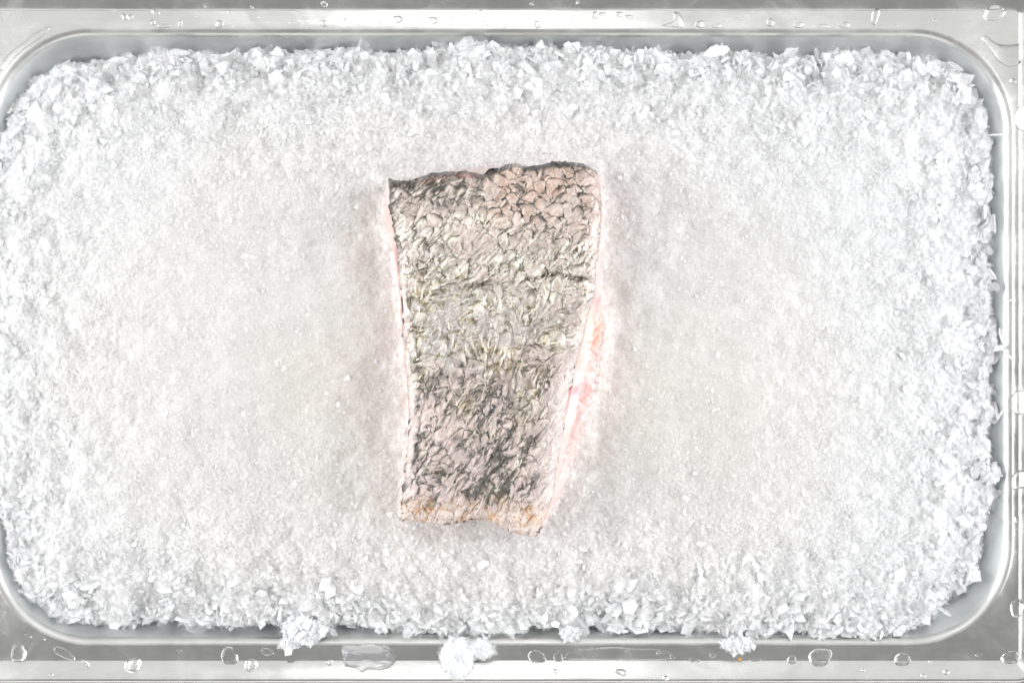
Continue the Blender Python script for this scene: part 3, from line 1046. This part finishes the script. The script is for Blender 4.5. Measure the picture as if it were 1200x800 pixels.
rimd = norm01(np.exp(-np.clip(dT - 2.4, 0, None) / 3.6) * (1.05 + 0.9 * fbm(SX / 11, SY / 5, 3, 1)) + 0.95 * np.exp(-((SX - 461) / 8) ** 2 - ((SY - 213) / 7) ** 2))
rimd *= (0.45 + 0.55 * sst(0, 1, norm01(fbm(SX / 20, SY * 0, 2, 5) + 0.8)))
top_st = norm01((1 - sst(222, 262, SY)) * sst(0.1, 0.8, 1 - np.abs(fbm((SX * 0.6 + SY * 0.8) / 6, (SX * 0.8 - SY * 0.6) / 24, 3, 2)) * 3.6) * (1 - sst(540, 580, SX)) * 0.85)
riml = norm01(np.exp(-np.clip(dL - 0.8, 0, None) / 2.6) * (1 - sst(300, 345, SY)) * (0.75 + 0.9 * n1_) + np.exp(-((dL - 12) / 7) ** 2) * zD * (0.3 + 1.2 * n2_) * 0.8)
crease_shade = norm01(np.exp(-((SY - crease_y - 1) / 2.6) ** 2) * sst(480, 560, SX) * (0.5 + 0.9 * n2_ + 0.4 * n1_))  # shade of the fold, darkened into the skin colour
dark = norm01(1 - (1 - 0.90 * fringe) * (1 - 0.93 * hair) * (1 - 0.84 * st) * (1 - 0.55 * dash) * (1 - 0.72 * cr_s) * (1 - 0.92 * rimd) * (1 - 0.85 * riml) * (1 - 0.75 * crease_shade) * (1 - 0.8 * top_st))
dark = norm01(dark * (1.62 + 0.1 * zE - 0.05 * zB - 0.0 * zC - 0.05 * zD + 0.1 * zA) - 0.05)
dk = C(0.036, 0.034, 0.022) + 0 * col
olv = norm01(0.95 * zD + 0.45 * zC + 0.35 * zE * (0.5 + n2_) + 0.2 * zB)
dk = mixc(dk, C(0.13, 0.108, 0.055) + 0 * col, olv)
dark = dark * (1 - np.exp(-(np.clip(dR, 0, None) / 3.0) ** 2) * sst(330, 360, SY))
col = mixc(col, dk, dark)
# golden margins at the lower end
gold = norm01(sst(572, 600, SY + 5 * n2_) * (np.where(own >= 0, sst(0.6, 0.95, RR + rag), 0) * 0.8 + 0.7 * sst(0.0, 0.5, n1_)) * (0.55 + 1.5 * n2_))
col = mixc(col, C(0.70, 0.38, 0.12), gold * 0.6)
# bare pale margins where the skin has been trimmed
bare = 1 - np.clip(calm, 0, 1)
col = mixc(col, C(0.80, 0.715, 0.695), norm01(bare * 1.1))
col = mixc(col, C(0.80, 0.76, 0.76), norm01(np.exp(-((dR - 2.5) / 1.6) ** 2) * sst(340, 370, SY) * (1 - sst(570, 600, SY))))
pk = norm01(sst(24, 4, dR) * (1 - sst(290, 330, SY)) * (0.75 + 0.4 * n1_))
col = mixc(col, C(0.74, 0.60, 0.565), pk * 0.75)
# pale fibres
fb = norm01(sst(0.72, 0.95, ridge(SX / 5.5 + 3, SY / 10 + 8, 3, 7)) * (zD * 0.8 + zC * 0.7 + zB * 0.2 + 0.2 * zE) * (0.6 + n1_))
col = mixc(col, C(0.82, 0.81, 0.74), fb * 0.6)
red = norm01(np.exp(-((SX - 543) / 22) ** 2 - ((SY - 205) / 4) ** 2) + 0.6 * np.exp(-((SX - 500) / 16) ** 2 - ((SY - 212) / 5) ** 2)) * norm01(0.7 + n1_)
col = mixc(col, C(0.42, 0.16, 0.14), red * 0.8)
col *= (0.615 - 0.10 * zD * (0.5 - n2_) + 0.07 * zF)[..., None]
hf = vn(SX / 1.35, SY / 1.35, 3)
hf2 = vn((SX * 0.6 - SY * 0.8) / 3.2, (SX * 0.8 + SY * 0.6) / 1.3, 6)
col *= (1 + 0.08 * hf + 0.15 * F1_ + 0.05 * Fb_)[..., None] ** 1.0
glint_fleck = norm01(sst(0.7, 1.7, F1_ + 0.5 * Fb_ + 0.8 * n1_ + 0.5 * hf) * (0.9 * zD + 1.0 * zC + 0.5 * zB + 0.3 * zA + 0.55 * zE * (dark > 0.3)) * (0.5 + 1.2 * n2_ + 0.5 * crf * 0.4))
col = mixc(col, C(0.93, 0.91, 0.84), glint_fleck * 0.8)  # silvery flecks that also paint in the small wet glints
col = np.clip(col * C(1.045, 1.0, 0.955), 0.02, 0.92)
shine = norm01(0.10 + 0.6 * glint_fleck + 0.9 * zC * (0.6 + n2_) + 0.7 * zD * (0.5 + n1_) + 0.35 * zB + 0.25 * zA + 0.2 * zE)


def fish_skin():
    m, nt, b = mat('fish_skin')
    L = nt.links.new
    a = node(nt, 'ShaderNodeAttribute', attribute_name='pigment')
    sh = node(nt, 'ShaderNodeAttribute', attribute_name='sheen_map')
    g = node(nt, 'ShaderNodeNewGeometry')
    n = node(nt, 'ShaderNodeTexNoise', i_Scale=1500.0, i_Detail=4.0, i_Roughness=0.6)
    L(g.outputs['Position'], n.inputs['Vector'])
    mr = node(nt, 'ShaderNodeMapRange')
    mr.inputs[1].default_value, mr.inputs[2].default_value = 0.3, 0.7
    mr.inputs[3].default_value, mr.inputs[4].default_value = 0.70, 1.24
    L(n.outputs[0], mr.inputs[0])
    vm = node(nt, 'ShaderNodeVectorMath', operation='SCALE')
    L(a.outputs['Color'], vm.inputs[0])
    L(mr.outputs[0], vm.inputs['Scale'])
    L(vm.outputs[0], b.inputs['Base Color'])
    b.inputs['Roughness'].default_value = 0.24
    b.inputs['IOR'].default_value = 1.45
    b.inputs['Coat Weight'].default_value = 1.0
    b.inputs['Coat Roughness'].default_value = 0.04
    b.inputs['Coat IOR'].default_value = 1.36
    b.inputs['Subsurface Weight'].default_value = 0.12
    b.inputs['Subsurface Radius'].default_value = (0.9, 0.5, 0.4)
    b.inputs['Subsurface Scale'].default_value = 0.0012
    mm = node(nt, 'ShaderNodeMath', operation='MULTIPLY', i_1=0.5)
    L(sh.outputs['Fac'], mm.inputs[0])
    L(mm.outputs[0], b.inputs['Metallic'])
    n2 = node(nt, 'ShaderNodeTexNoise', i_Scale=560.0, i_Detail=5.0, i_Roughness=0.68, i_Distortion=1.2)
    L(g.outputs['Position'], n2.inputs['Vector'])
    bp = node(nt, 'ShaderNodeBump', i_Strength=0.6, i_Distance=0.0009)
    L(n2.outputs[0], bp.inputs['Height'])
    L(bp.outputs[0], b.inputs['Normal'])
    L(bp.outputs[0], b.inputs['Coat Normal'])
    return m


M_skin = fish_skin()
fish = empty('fish_fillet', P(580, 410, 14))
tag(fish, 'thick fish fillet lying skin side up on the crushed ice', 'fish fillet')


def of_fish(o):
    o.parent = fish
    o.matrix_parent_inverse = Matrix.Translation(-fish.location)
    return o


X, Y, Z = at(SX, SY, SZ)
Vs = np.stack([X, Y, Z], -1).reshape(-1, 3)
Fs = grid_faces(NU, NV)
# skirt: skin thickness at its border
bi = np.concatenate([np.arange(NU), np.arange(1, NV) * NU + NU - 1, (NV - 1) * NU + np.arange(NU - 2, -1, -1), np.arange(NV - 2, 0, -1) * NU])
low = Vs[bi].copy()
cen = Vs.mean(0)
low[:, 2] -= 2.6 * MM
low[:, :2] = low[:, :2] + (cen[:2] - low[:, :2]) * 0.03
ib = len(Vs) + np.arange(len(bi))
k = np.arange(len(bi))
kn = (k + 1) % len(bi)
Fk = np.stack([bi[k], bi[kn], ib[kn], ib[k]], -1)
skin = mesh_np('skin', np.vstack([Vs, low]), [Fs, Fk], M_skin)
colf = col.reshape(-1, 3)
lowc = colf[bi].copy()
sw = sst(250, 330, SY.ravel()[bi])[:, None]
lowc = lowc * (1 - sw) + np.array([[0.78, 0.66, 0.63]]) * sw
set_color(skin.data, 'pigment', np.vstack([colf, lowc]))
a = skin.data.attributes.new('sheen_map', 'FLOAT', 'POINT')
a.data.foreach_set('value', np.concatenate([shine.reshape(-1), shine.reshape(-1)[bi]]).astype(np.float32))
of_fish(skin)

# ---- the scale pockets that show largest, one part each
cnt = np.bincount(own[own >= 0].ravel(), minlength=len(sites))
clear = np.zeros(len(sites))
for k_, (cx, cy, *_r) in enumerate(site_par):
    clear[k_] = 1.3 if (cy < 300 or cy > 430) else 0.8
rank = np.argsort(-cnt * clear)
pick = rank[:292]
W3 = np.dstack([wx - SX, wy - SY])
# nearest-grid lookup through a coarse index
gi = {}
bw = 1.0
ix = np.round(SX / bw).astype(int)
iy = np.round(SY / bw).astype(int)
look = np.full((800, 800), -1, int)
look[iy.ravel(), ix.ravel()] = np.arange(SX.size)
for _ in range(2):
    mk = look < 0
    for dx_, dy_ in ((1, 0), (-1, 0), (0, 1), (0, -1)):
        sh_ = np.roll(np.roll(look, dx_, 1), dy_, 0)
        look = np.where((look < 0) & (sh_ >= 0), sh_, look)
NA = 14
rings = [0.0, 0.45, 0.74, 0.9, 1.0, 1.06]
n_sc = 0
SXr, SYr, SZr, ownr, shr = SX.ravel(), SY.ravel(), SZ.ravel(), own.ravel(), shine.ravel()
wdx, wdy = (wx - SX).ravel(), (wy - SY).ravel()
ff = []
for i in range(NA):
    j = (i + 1) % NA
    ff.append([0, 1 + j, 1 + i])
ff = [np.array(ff)]
qq = []
for q in range(len(rings) - 2):
    for i in range(NA):
        j = (i + 1) % NA
        A, B = 1 + q * NA, 1 + (q + 1) * NA
        qq.append([A + i, A + j, B + j, B + i])
ff.append(np.array(qq))
for k_ in pick:
    cx, cy, a_, b_, ca, sa = site_par[k_]
    ang = np.arange(NA) / NA * 2 * np.pi
    tt = np.concatenate([[0.0]] + [rg * np.cos(ang) for rg in rings[1:]])
    ss = np.concatenate([[0.0]] + [rg * np.sin(ang) for rg in rings[1:]])
    rr_ = np.concatenate([[0.0]] + [np.full(NA, rg) for rg in rings[1:]])
    qx = cx + a_ * tt * ca - b_ * ss * sa
    qy = cy + a_ * tt * sa + b_ * ss * ca
    px_, py_ = qx.copy(), qy.copy()
    for _ in range(3):
        li = look[np.clip(np.round(py_).astype(int), 0, 799), np.clip(np.round(px_).astype(int), 0, 799)]
        wxx = np.where(li >= 0, wdx[li], 0)
        wyy = np.where(li >= 0, wdy[li], 0)
        px_, py_ = qx - wxx, qy - wyy
    li = look[np.clip(np.round(py_).astype(int), 0, 799), np.clip(np.round(px_).astype(int), 0, 799)]
    if (li < 0).mean() > 0.45:
        continue
    mine = (li >= 0) & (ownr[li] == k_)
    rimv = rr_ > 1.03
    zz = np.where(li >= 0, SZr[li], 30.0)
    zz = np.where(mine, zz + 0.16 + 0.22 * np.clip(tt, 0, 1) ** 2, zz - 0.9)
    zz = np.where(rimv, zz - 0.5, zz)
    # keep inside the skin outline
    out_ = li < 0
    px_ = np.where(out_, cx, px_)
    py_ = np.where(out_, cy, py_)
    lc = look[int(np.clip(round(cy), 0, 799)), int(np.clip(round(cx), 0, 799))]
    zc = SZr[lc] - 1.0 if lc >= 0 else 30
    zz = np.where(out_, zc, zz)
    X, Y, Z = at(px_, py_, zz)
    o = mesh_np('scale', np.stack([X, Y, Z], -1), ff, M_skin)
    cc = np.where((li >= 0)[:, None], colf[li], colf[lc] if lc >= 0 else 0.5)
    set_color(o.data, 'pigment', cc)
    a = o.data.attributes.new('sheen_map', 'FLOAT', 'POINT')
    a.data.foreach_set('value', np.where(li >= 0, shr[li], 0.2).astype(np.float32))
    o.parent = skin
    n_sc += 1


# ---- flesh
def flesh_mat():
    m, nt, b = mat('fish_flesh')
    L = nt.links.new
    a = node(nt, 'ShaderNodeAttribute', attribute_name='pigment')
    g = node(nt, 'ShaderNodeNewGeometry')
    n = node(nt, 'ShaderNodeTexNoise', i_Scale=260.0, i_Detail=4.0)
    L(g.outputs['Position'], n.inputs['Vector'])
    mr = node(nt, 'ShaderNodeMapRange')
    mr.inputs[1].default_value, mr.inputs[2].default_value = 0.3, 0.7
    mr.inputs[3].default_value, mr.inputs[4].default_value = 0.93, 1.06
    L(n.outputs[0], mr.inputs[0])
    vm = node(nt, 'ShaderNodeVectorMath', operation='SCALE')
    L(a.outputs['Color'], vm.inputs[0])
    L(mr.outputs[0], vm.inputs['Scale'])
    L(vm.outputs[0], b.inputs['Base Color'])
    b.inputs['Roughness'].default_value = 0.3
    b.inputs['Coat Weight'].default_value = 0.5
    b.inputs['Coat Roughness'].default_value = 0.12
    b.inputs['Subsurface Weight'].default_value = 0.7
    b.inputs['Subsurface Radius'].default_value = (1.0, 0.55, 0.45)
    b.inputs['Subsurface Scale'].default_value = 0.004
    bp = node(nt, 'ShaderNodeBump', i_Strength=0.35, i_Distance=0.0008)
    L(n.outputs[0], bp.inputs['Height'])
    L(bp.outputs[0], b.inputs['Normal'])
    return m


M_flesh = flesh_mat()
NB = 560
pb = np.vstack([FLESH, FLESH[:1]])
# border of the skin as the upper contour, resampled by angle about the centre so rings match
ub = np.stack([SXr[bi], SYr[bi]], -1)
cpt = np.array([578.0, 410.0])


def by_angle(poly, n):
    """outline radius against a stretched angle"""
    q = np.vstack([poly, poly[:1]])
    L_ = np.concatenate([[0], np.cumsum(np.hypot(*np.diff(q, axis=0).T))])
    t = np.linspace(0, L_[-1], 6000, endpoint=False)
    p = np.stack([np.interp(t, L_, q[:, 0]), np.interp(t, L_, q[:, 1])], -1)
    d = (p - cpt) / np.array([1.0, 1.8])
    an = np.arctan2(d[:, 1], d[:, 0])
    o_ = np.argsort(an)
    an, p = an[o_], p[o_]
    tgt = np.linspace(-np.pi, np.pi, n, endpoint=False)
    return np.stack([np.interp(tgt, an, p[:, 0], period=2 * np.pi), np.interp(tgt, an, p[:, 1], period=2 * np.pi)], -1)


up_ = by_angle(ub, NB)
lo_ = by_angle(FLESH, NB)
bx_, by_ = SXr[bi], SYr[bi]
upz = np.array([SZr[bi][np.argmin((bx_ - p[0]) ** 2 + (by_ - p[1]) ** 2)] for p in up_])
kk = np.ones(9) / 9
upz = np.minimum(upz, np.convolve(np.concatenate([upz[-4:], upz, upz[:4]]), kk, 'valid'))
Vf, Cf = [], []
NRG = 26
tgt = np.linspace(-np.pi, np.pi, NB, endpoint=False)
for q in range(NRG):
    s = q / (NRG - 1)
    # s 0 top under the skin -> 1 bottom
    prof = math.sin(min(1, s / 0.8) * math.pi / 2)
    p = up_ * (1 - prof) + lo_ * prof
    inset = 0.985 if q == 0 else 1.0
    p = cpt + (p - cpt) * (1.0015 if q else 1.0)
    if s > 0.85:
        p = cpt + (p - cpt) * (1 - 0.25 * (s - 0.85) / 0.15)
    zz = (upz - 0.9) * (1 - s) + 9.0 * s
    fl = np.sin(zz * 0.55 + p[:, 1] / 19 + 4 * fbm(p[:, 0] / 25, p[:, 1] / 25 + s, 2, 2))      # muscle flakes
    nrm = (p - cpt) / (np.hypot(*(p - cpt).T)[:, None] + 1e-6)
    wob = 0.9 * fbm(p[:, 1] / 16 + s * 2, p[:, 0] / 18, 3, 3)
    if 0 < q:
        p = p + nrm * wob[:, None] * min(1, s * 4)
    X, Y, Z = at(p[:, 0], p[:, 1], zz)
    Vf.append(np.stack([X, Y, Z], -1))
    c = np.tile([[0.67, 0.485, 0.45]], (NB, 1))
    x_, y_ = p[:, 0], p[:, 1]

    def mixp(c, d, w):
        w = np.clip(w, 0, 1)[:, None]
        return c * (1 - w) + np.array(d)[None] * w
    nz = fbm(x_ / 9, y_ / 9 + s * 4, 3, 5)
    right = sst(640, 660, x_)
    c = mixp(c, (0.74, 0.37, 0.27), right * np.exp(-((y_ - 392) / 28) ** 2) * (0.75 + 0.5 * nz) * (1 - sst(0.55, 0.9, np.full(NB, s))))
    c = mixp(c, (0.60, 0.17, 0.18), right * np.exp(-((y_ - 458) / 17) ** 2) * (1 - sst(0.3, 0.62, np.full(NB, s))) * (0.85 + 0.6 * nz))
    c = mixp(c, (0.68, 0.30, 0.30), right * np.exp(-((y_ - 352) / 9) ** 2) * (1 - sst(0.3, 0.6, np.full(NB, s))))
    mem = 1 - np.abs(fbm(x_ / 16 + y_ / 40 + 3, y_ / 60 + s * 1.5, 3, 4)) * 5
    c = mixp(c, (0.74, 0.62, 0.59), np.clip(mem, 0, 1) * 0.5)
    left = 1 - sst(480, 500, x_)
    c = mixp(c, (0.68, 0.40, 0.37), left * np.exp(-((y_ - 262) / 26) ** 2) * 0.8)
    c = mixp(c, (0.35, 0.10, 0.09), left * sst(280, 300, y_) * (1 - sst(485, 500, y_)) * (1 - sst(0.25, 0.5, np.full(NB, s))) * (0.4 + 0.8 * np.clip(nz + 0.4, 0, 1)))
    Cf.append(c)
Vf = np.concatenate(Vf)
i = np.arange(NB)
j = (i + 1) % NB
Ff = np.concatenate([np.stack([a * NB + i, (a + 1) * NB + i, (a + 1) * NB + j, a * NB + j], -1) for a in range(NRG - 1)])
caps = [np.arange(NB)[::1].reshape(1, -1), ((NRG - 1) * NB + np.arange(NB))[::-1].reshape(1, -1)]
flesh = mesh_np('flesh', Vf, [Ff[:, ::-1], caps[0], caps[1]], M_flesh)
set_color(flesh.data, 'pigment', np.clip(np.concatenate(Cf), 0, 1))
of_fish(flesh)

# ------------------------------------------------------------------ water on the metal
def drop(name, px, py, rx, ry, rot=0.0, hgt=None, outline=None, label='', cat='water drop', group=None, seed=None, material=None, zbase=-1.52):
    r = np.random.default_rng(int(px * 13 + py * 7))
    m = 30 if max(rx, ry) > 6 else 18
    if outline is None:
        a = np.arange(m) / m * 2 * np.pi
        w = 1 + 0.10 * np.cos(2 * a + r.uniform(0, 6)) + 0.07 * np.cos(3 * a + r.uniform(0, 6)) + 0.04 * np.cos(5 * a + r.uniform(0, 6))
        ox, oy = np.cos(a) * rx * w, np.sin(a) * ry * w
        c, s = math.cos(rot), math.sin(rot)
        ox, oy = ox * c - oy * s, ox * s + oy * c
    else:
        o = np.array(outline, float)
        q = np.vstack([o, o[:1]])
        n_ = len(o)
        # Catmull-Rom resample
        pts = []
        for i_ in range(n_):
            p0, p1, p2, p3 = o[i_ - 1], o[i_], o[(i_ + 1) % n_], o[(i_ + 2) % n_]
            for t in np.linspace(0, 1, 6, endpoint=False):
                pts.append(0.5 * ((2 * p1) + (-p0 + p2) * t + (2 * p0 - 5 * p1 + 4 * p2 - p3) * t * t + (-p0 + 3 * p1 - 3 * p2 + p3) * t ** 3))
        pts = np.array(pts)
        cc = pts.mean(0)
        px, py = cc
        ox, oy = pts[:, 0] - px, pts[:, 1] - py
        m = len(pts)
    size = min(rx, ry)
    h = hgt if hgt is not None else min(1.9, 0.42 * size * PX * 1.05)
    k = PX * MM
    V = []
    for sc_, hz in ((1.0, 0.0), (1.03, 0.16), (0.99, 0.38), (0.9, 0.62), (0.74, 0.82), (0.5, 0.95), (0.24, 1.0)):
        V.append(np.stack([ox * sc_ * k, -oy * sc_ * k, np.full(m, hz * h * MM)], -1))
    V.append(np.array([[0, 0, h * MM * 1.005]]))
    V = np.concatenate(V)
    nr = 7
    i_ = np.arange(m)
    j_ = (i_ + 1) % m
    Fq = np.concatenate([np.stack([a * m + i_, (a + 1) * m + i_, (a + 1) * m + j_, a * m + j_], -1) for a in range(nr - 1)])
    Ft = np.stack([(nr - 1) * m + i_, np.full(m, nr * m), (nr - 1) * m + j_], -1)
    o = mesh_np(name, V, [Fq, Ft, np.arange(m).reshape(1, -1)], material or M_water)
    z = zbase
    # drops on the sloping lip sit on its slope
    if outline is None:
        if py < OY0:
            z = -1.2 + (OY0 - py) * PX * 0.36
            o.rotation_euler = (0.35, 0, 0)
        elif py > OY1:
            z = -1.2 + (py - OY1) * PX * 0.36
            o.rotation_euler = (-0.35, 0, 0)
    o.location = P(px, py, z)
    return tag(o, label, cat, group)


drops = [
    # x, y, rx, ry, rot
    (404, 24, 2.5, 2.3, 0), (445, 26, 3.2, 2.4, 0), (466, 23, 7, 4.2, -0.2), (490, 26, 3.2, 2.2, 0), (508, 24, 6, 4, 0.5), (530, 25, 2.2, 5.5, 0), (563, 14, 2.2, 2, 0), (569, 28, 4.5, 3, 0.4),
    (591, 31, 4.5, 2.5, 0), (630, 29, 4.6, 4.0, 0), (652, 33, 3.5, 1.6, -0.3), (682, 34, 3.6, 1.8, 0), (697, 18, 3.5, 4.2, 0.3), (671, 24, 1.5, 2, 0), (706, 17, 4.5, 2.2, 0), (712, 29, 2, 4.2, 0.3),
    (726, 17, 4.2, 3.0, 0), (737, 20, 4.0, 2.2, 0.1), (820, 29, 6, 4, 0), (840, 31, 6, 2.8, 0), (903, 27, 4.2, 5, 0.5), (936, 30, 6, 4, 0), (965, 32, 8.5, 3.0, 0), (990, 30, 7, 3.6, 0.1),
    (211, 29, 2.6, 5, 0), (257, 29, 5.2, 4.3, 0), (273, 33, 1.5, 2, 0), (268, 14, 2, 1.6, 0), (295, 9, 2, 1.6, 0), (302, 35, 3.2, 1.6, 0), (340, 27, 1.4, 1.4, 0), (350, 25, 1.4, 1.4, 0), (379, 28, 4.6, 3.4, 0.3),
    (303, 21, 1.6, 1.4, 0), (380, 5, 4, 3, 0.3), (134, 13, 1.6, 1.4, 0), (146, 20, 3.2, 4.2, -0.5), (153, 21, 2.6, 3.6, 0.3), (130, 33, 2.2, 2, 0), (182, 15, 5.5, 3, 0.5), (179, 27, 3, 3, 0), (192, 31, 7, 3, 0),
    (1026, 19, 4.6, 10, 0.25), (1165, 15, 13, 9, 0.05), (1187, 95, 3.6, 3.4, 0), (1204, 139, 13, 19, 0), (1200, 178, 6, 4.5, 0),
    (420, 28, 2, 1.4, 0), (360, 32, 1.6, 1.4, 0), (230, 20, 1.6, 1.3, 0), (548, 33, 2, 1.3, 0), (760, 30, 1.8, 1.4, 0), (870, 22, 1.6, 1.3, 0), (1050, 30, 1.8, 1.4, 0), (1095, 24, 2.0, 1.5, 0), (623, 5, 2, 1.6, 0), (677, 3, 1.8, 2.5, 0), (240, 8, 1.8, 1.4, 0),
    (1197, 562, 15, 11, 0), (1192, 712, 8, 11, 0), (1184, 770, 9.5, 8.5, 0), (1192, 608, 4.5, 3.4, 0), (1182, 611, 2.4, 2, 0),
    (22, 764, 9.5, 10.5, 0.3), (75, 765, 14, 5.0, 0.42), (101, 777, 6.5, 2.2, 0.7), (156, 779, 9, 8.5, 0), (33, 744, 5, 2, 0.5), (51, 748, 2.2, 2, 0), (269, 768, 9.5, 11, 0.2), (294, 779, 7, 7.5, 0),
    (313, 763, 8, 4, 0.3), (386, 776, 4.5, 3, 0), (629, 769, 10, 7.5, 0.1), (654, 769, 5, 6.5, 0), (651, 786, 3, 3, 0), (735, 762, 2.6, 2.2, 0), (772, 764, 3, 2.5, 0), (788, 770, 2.8, 2.6, 0),
    (814, 773, 6, 3.2, 0.2), (835, 767, 4, 2.6, 0), (885, 773, 7, 2.0, 0), (928, 773, 5.5, 5.5, 0), (961, 770, 13, 11.5, 0.1), (1057, 773, 8.6, 8.8, 0), (1090, 775, 2.2, 1.6, 0), (1147, 767, 4, 2.2, 0),
    (1109, 787, 3.4, 3, 0), (1082, 791, 3, 2.4, 0), (780, 794, 3.4, 3.0, 0), (728, 787, 7, 4, 0.2), (680, 761, 2.4, 2, 0), (694, 759, 4, 2, 0), (1012, 785, 2.2, 1.8, 0), (480, 787, 2.2, 1.8, 0), (60, 790, 2, 1.6, 0), (210, 762, 2.4, 1.8, 0)]


def region(px, py):
    if px > 1180 and py > 40 and py < 750:
        return 'right flange'
    if py < OY0:
        return 'grey upper lip'
    if py < 60:
        return 'top flange'
    if py > OY1 + 1:
        return 'bright lower lip'
    return 'bottom flange'


by_reg = {}
for d in drops:
    if max(d[2], d[3]) >= 3.4:
        by_reg.setdefault(region(d[0], d[1]), []).append(d)
for rg_ in by_reg:
    by_reg[rg_].sort(key=(lambda d: d[1]) if 'right' in rg_ else (lambda d: d[0]))
special = {(1165, 15): 'large oval water drop in the top right corner of the rim', (961, 770): 'largest round water drop on the bottom flange, under the ice edge',
           (1057, 773): 'bead-like round drop on the bottom flange near the right corner', (1184, 770): 'round drop in the bottom right corner where the flanges meet',
           (22, 764): 'dull grey oval drop near the bottom left corner of the flange', (1026, 19): 'tilted slender water drop on the top flange right of the middle',
           (75, 765): 'slanting teardrop-shaped drop right of the dull grey corner drop', (1204, 139): 'tall oval drop cut by the photo edge on the upper right flange',
           (1197, 562): 'big half-seen drop on the right flange level with the round ice lump'}
for d in drops:
    px, py, rx, ry, rot = d
    rg_ = region(px, py)
    if max(rx, ry) < 3.4:
        lst = sorted([q for q in drops if max(q[2], q[3]) < 3.4 and region(q[0], q[1]) == rg_], key=lambda q: q[0])
        drop('water_bead', px, py, rx, ry, rot, label=f'tiny water bead on the {rg_}, {ORD[lst.index(d)]} tiny bead from the left', group='tiny water beads on the steel rim')
        continue
    lst = by_reg[rg_]
    k = lst.index(d)
    shp = 'round' if 0.75 < rx / ry < 1.33 else ('wide flat' if rx > ry else 'tall narrow')
    sz_ = 'small' if max(rx, ry) < 6 else 'large'
    end = 'top' if 'right' in rg_ else 'left'
    lab = special.get((px, py), f'{sz_} {shp} water drop on the {rg_}, {ORD[k]} drop from the {end}')
    drop('water_drop', px, py, rx, ry, rot, label=lab, group='water drops on the steel rim')

drop('water_puddle', 0, 0, 9, 9, hgt=0.9, outline=[(1151, 46), (1156, 43), (1164, 50), (1180, 53), (1203, 52), (1216, 62), (1204, 72), (1192, 76), (1182, 78), (1170, 71), (1162, 60)],
     label='long flat wedge-shaped puddle on the upper right corner of the flange', cat='water puddle')
drop('water_puddle', 0, 0, 9, 9, hgt=0.8, outline=[(775, 30), (784, 28), (790, 21), (790, 15), (796, 16), (800, 24), (802, 32), (795, 33), (785, 32)],
     label='curved hook-shaped water streak on the top flange right of the bright patch', cat='water puddle')
drop('water_puddle', 0, 0, 9, 9, hgt=0.8, outline=[(664, 771), (672, 762), (690, 759), (720, 757), (745, 759), (770, 760), (784, 765), (779, 772), (740, 773), (700, 772.5)],
     label='long thin puddle on the bottom flange beside the two clear drops', cat='water puddle')
drop('water_puddle', 0, 0, 9, 9, hgt=1.6, outline=[(1180, 474), (1186, 463), (1196, 457), (1212, 458), (1216, 474), (1206, 484), (1190, 484)],
     label='wide domed drop at the middle of the right flange, cut by the edge', cat='water puddle')
drop('water_puddle', 0, 0, 9, 9, hgt=0.5, outline=[(0, 78), (12, 62), (28, 50), (40, 40), (58, 32), (48, 44), (30, 56), (14, 70), (4, 82)],
     label='faint curved film of water at the upper left corner of the rim', cat='water puddle')

# melting flat chunk of clear ice on the bottom flange
oc = np.array([(400, 758), (418, 756), (432, 752), (446, 757), (458, 762), (464, 769), (458, 779), (446, 783), (432, 782), (424, 786), (418, 781), (404, 776)], float)
m = len(oc)
cc = oc.mean(0)
V = []
rz = random.Random(3)
for sc_, hz in ((0.92, 0.0), (1.0, 1.2), (0.97, 3.2), (0.72, 4.6), (0.35, 4.0)):
    for p in oc:
        q = cc + (p - cc) * sc_
        V.append(((q[0] - cc[0]) * PX * MM, -(q[1] - cc[1]) * PX * MM, (hz + rz.uniform(-0.5, 0.5) * (hz > 0)) * MM))
V.append((0, 0, 3.2 * MM))
V = np.array(V)
i_ = np.arange(m)
j_ = (i_ + 1) % m
Fq = np.concatenate([np.stack([a * m + i_, (a + 1) * m + i_, (a + 1) * m + j_, a * m + j_], -1) for a in range(4)])
Ft = np.stack([4 * m + i_, np.full(m, 5 * m), 4 * m + j_], -1)
o = mesh_np('ice_chunk', V, [Fq, Ft, np.arange(m).reshape(1, -1)], M_clear, smooth=False)
o.location = P(cc[0], cc[1], -1.5)
tag(o, 'angular clear ice chunk melting on the bottom flange left of the spilled slush', 'ice chunk')
# orange speck
m_, nt_, b_2 = mat('orange_speck')
b_2.inputs['Base Color'].default_value = (0.62, 0.27, 0.06, 1)
b_2.inputs['Roughness'].default_value = 0.3
drop('food_speck', 867, 772, 2.0, 1.7, 0.3, material=m_, label='tiny orange food speck on the bottom flange', cat='food speck', hgt=0.9)
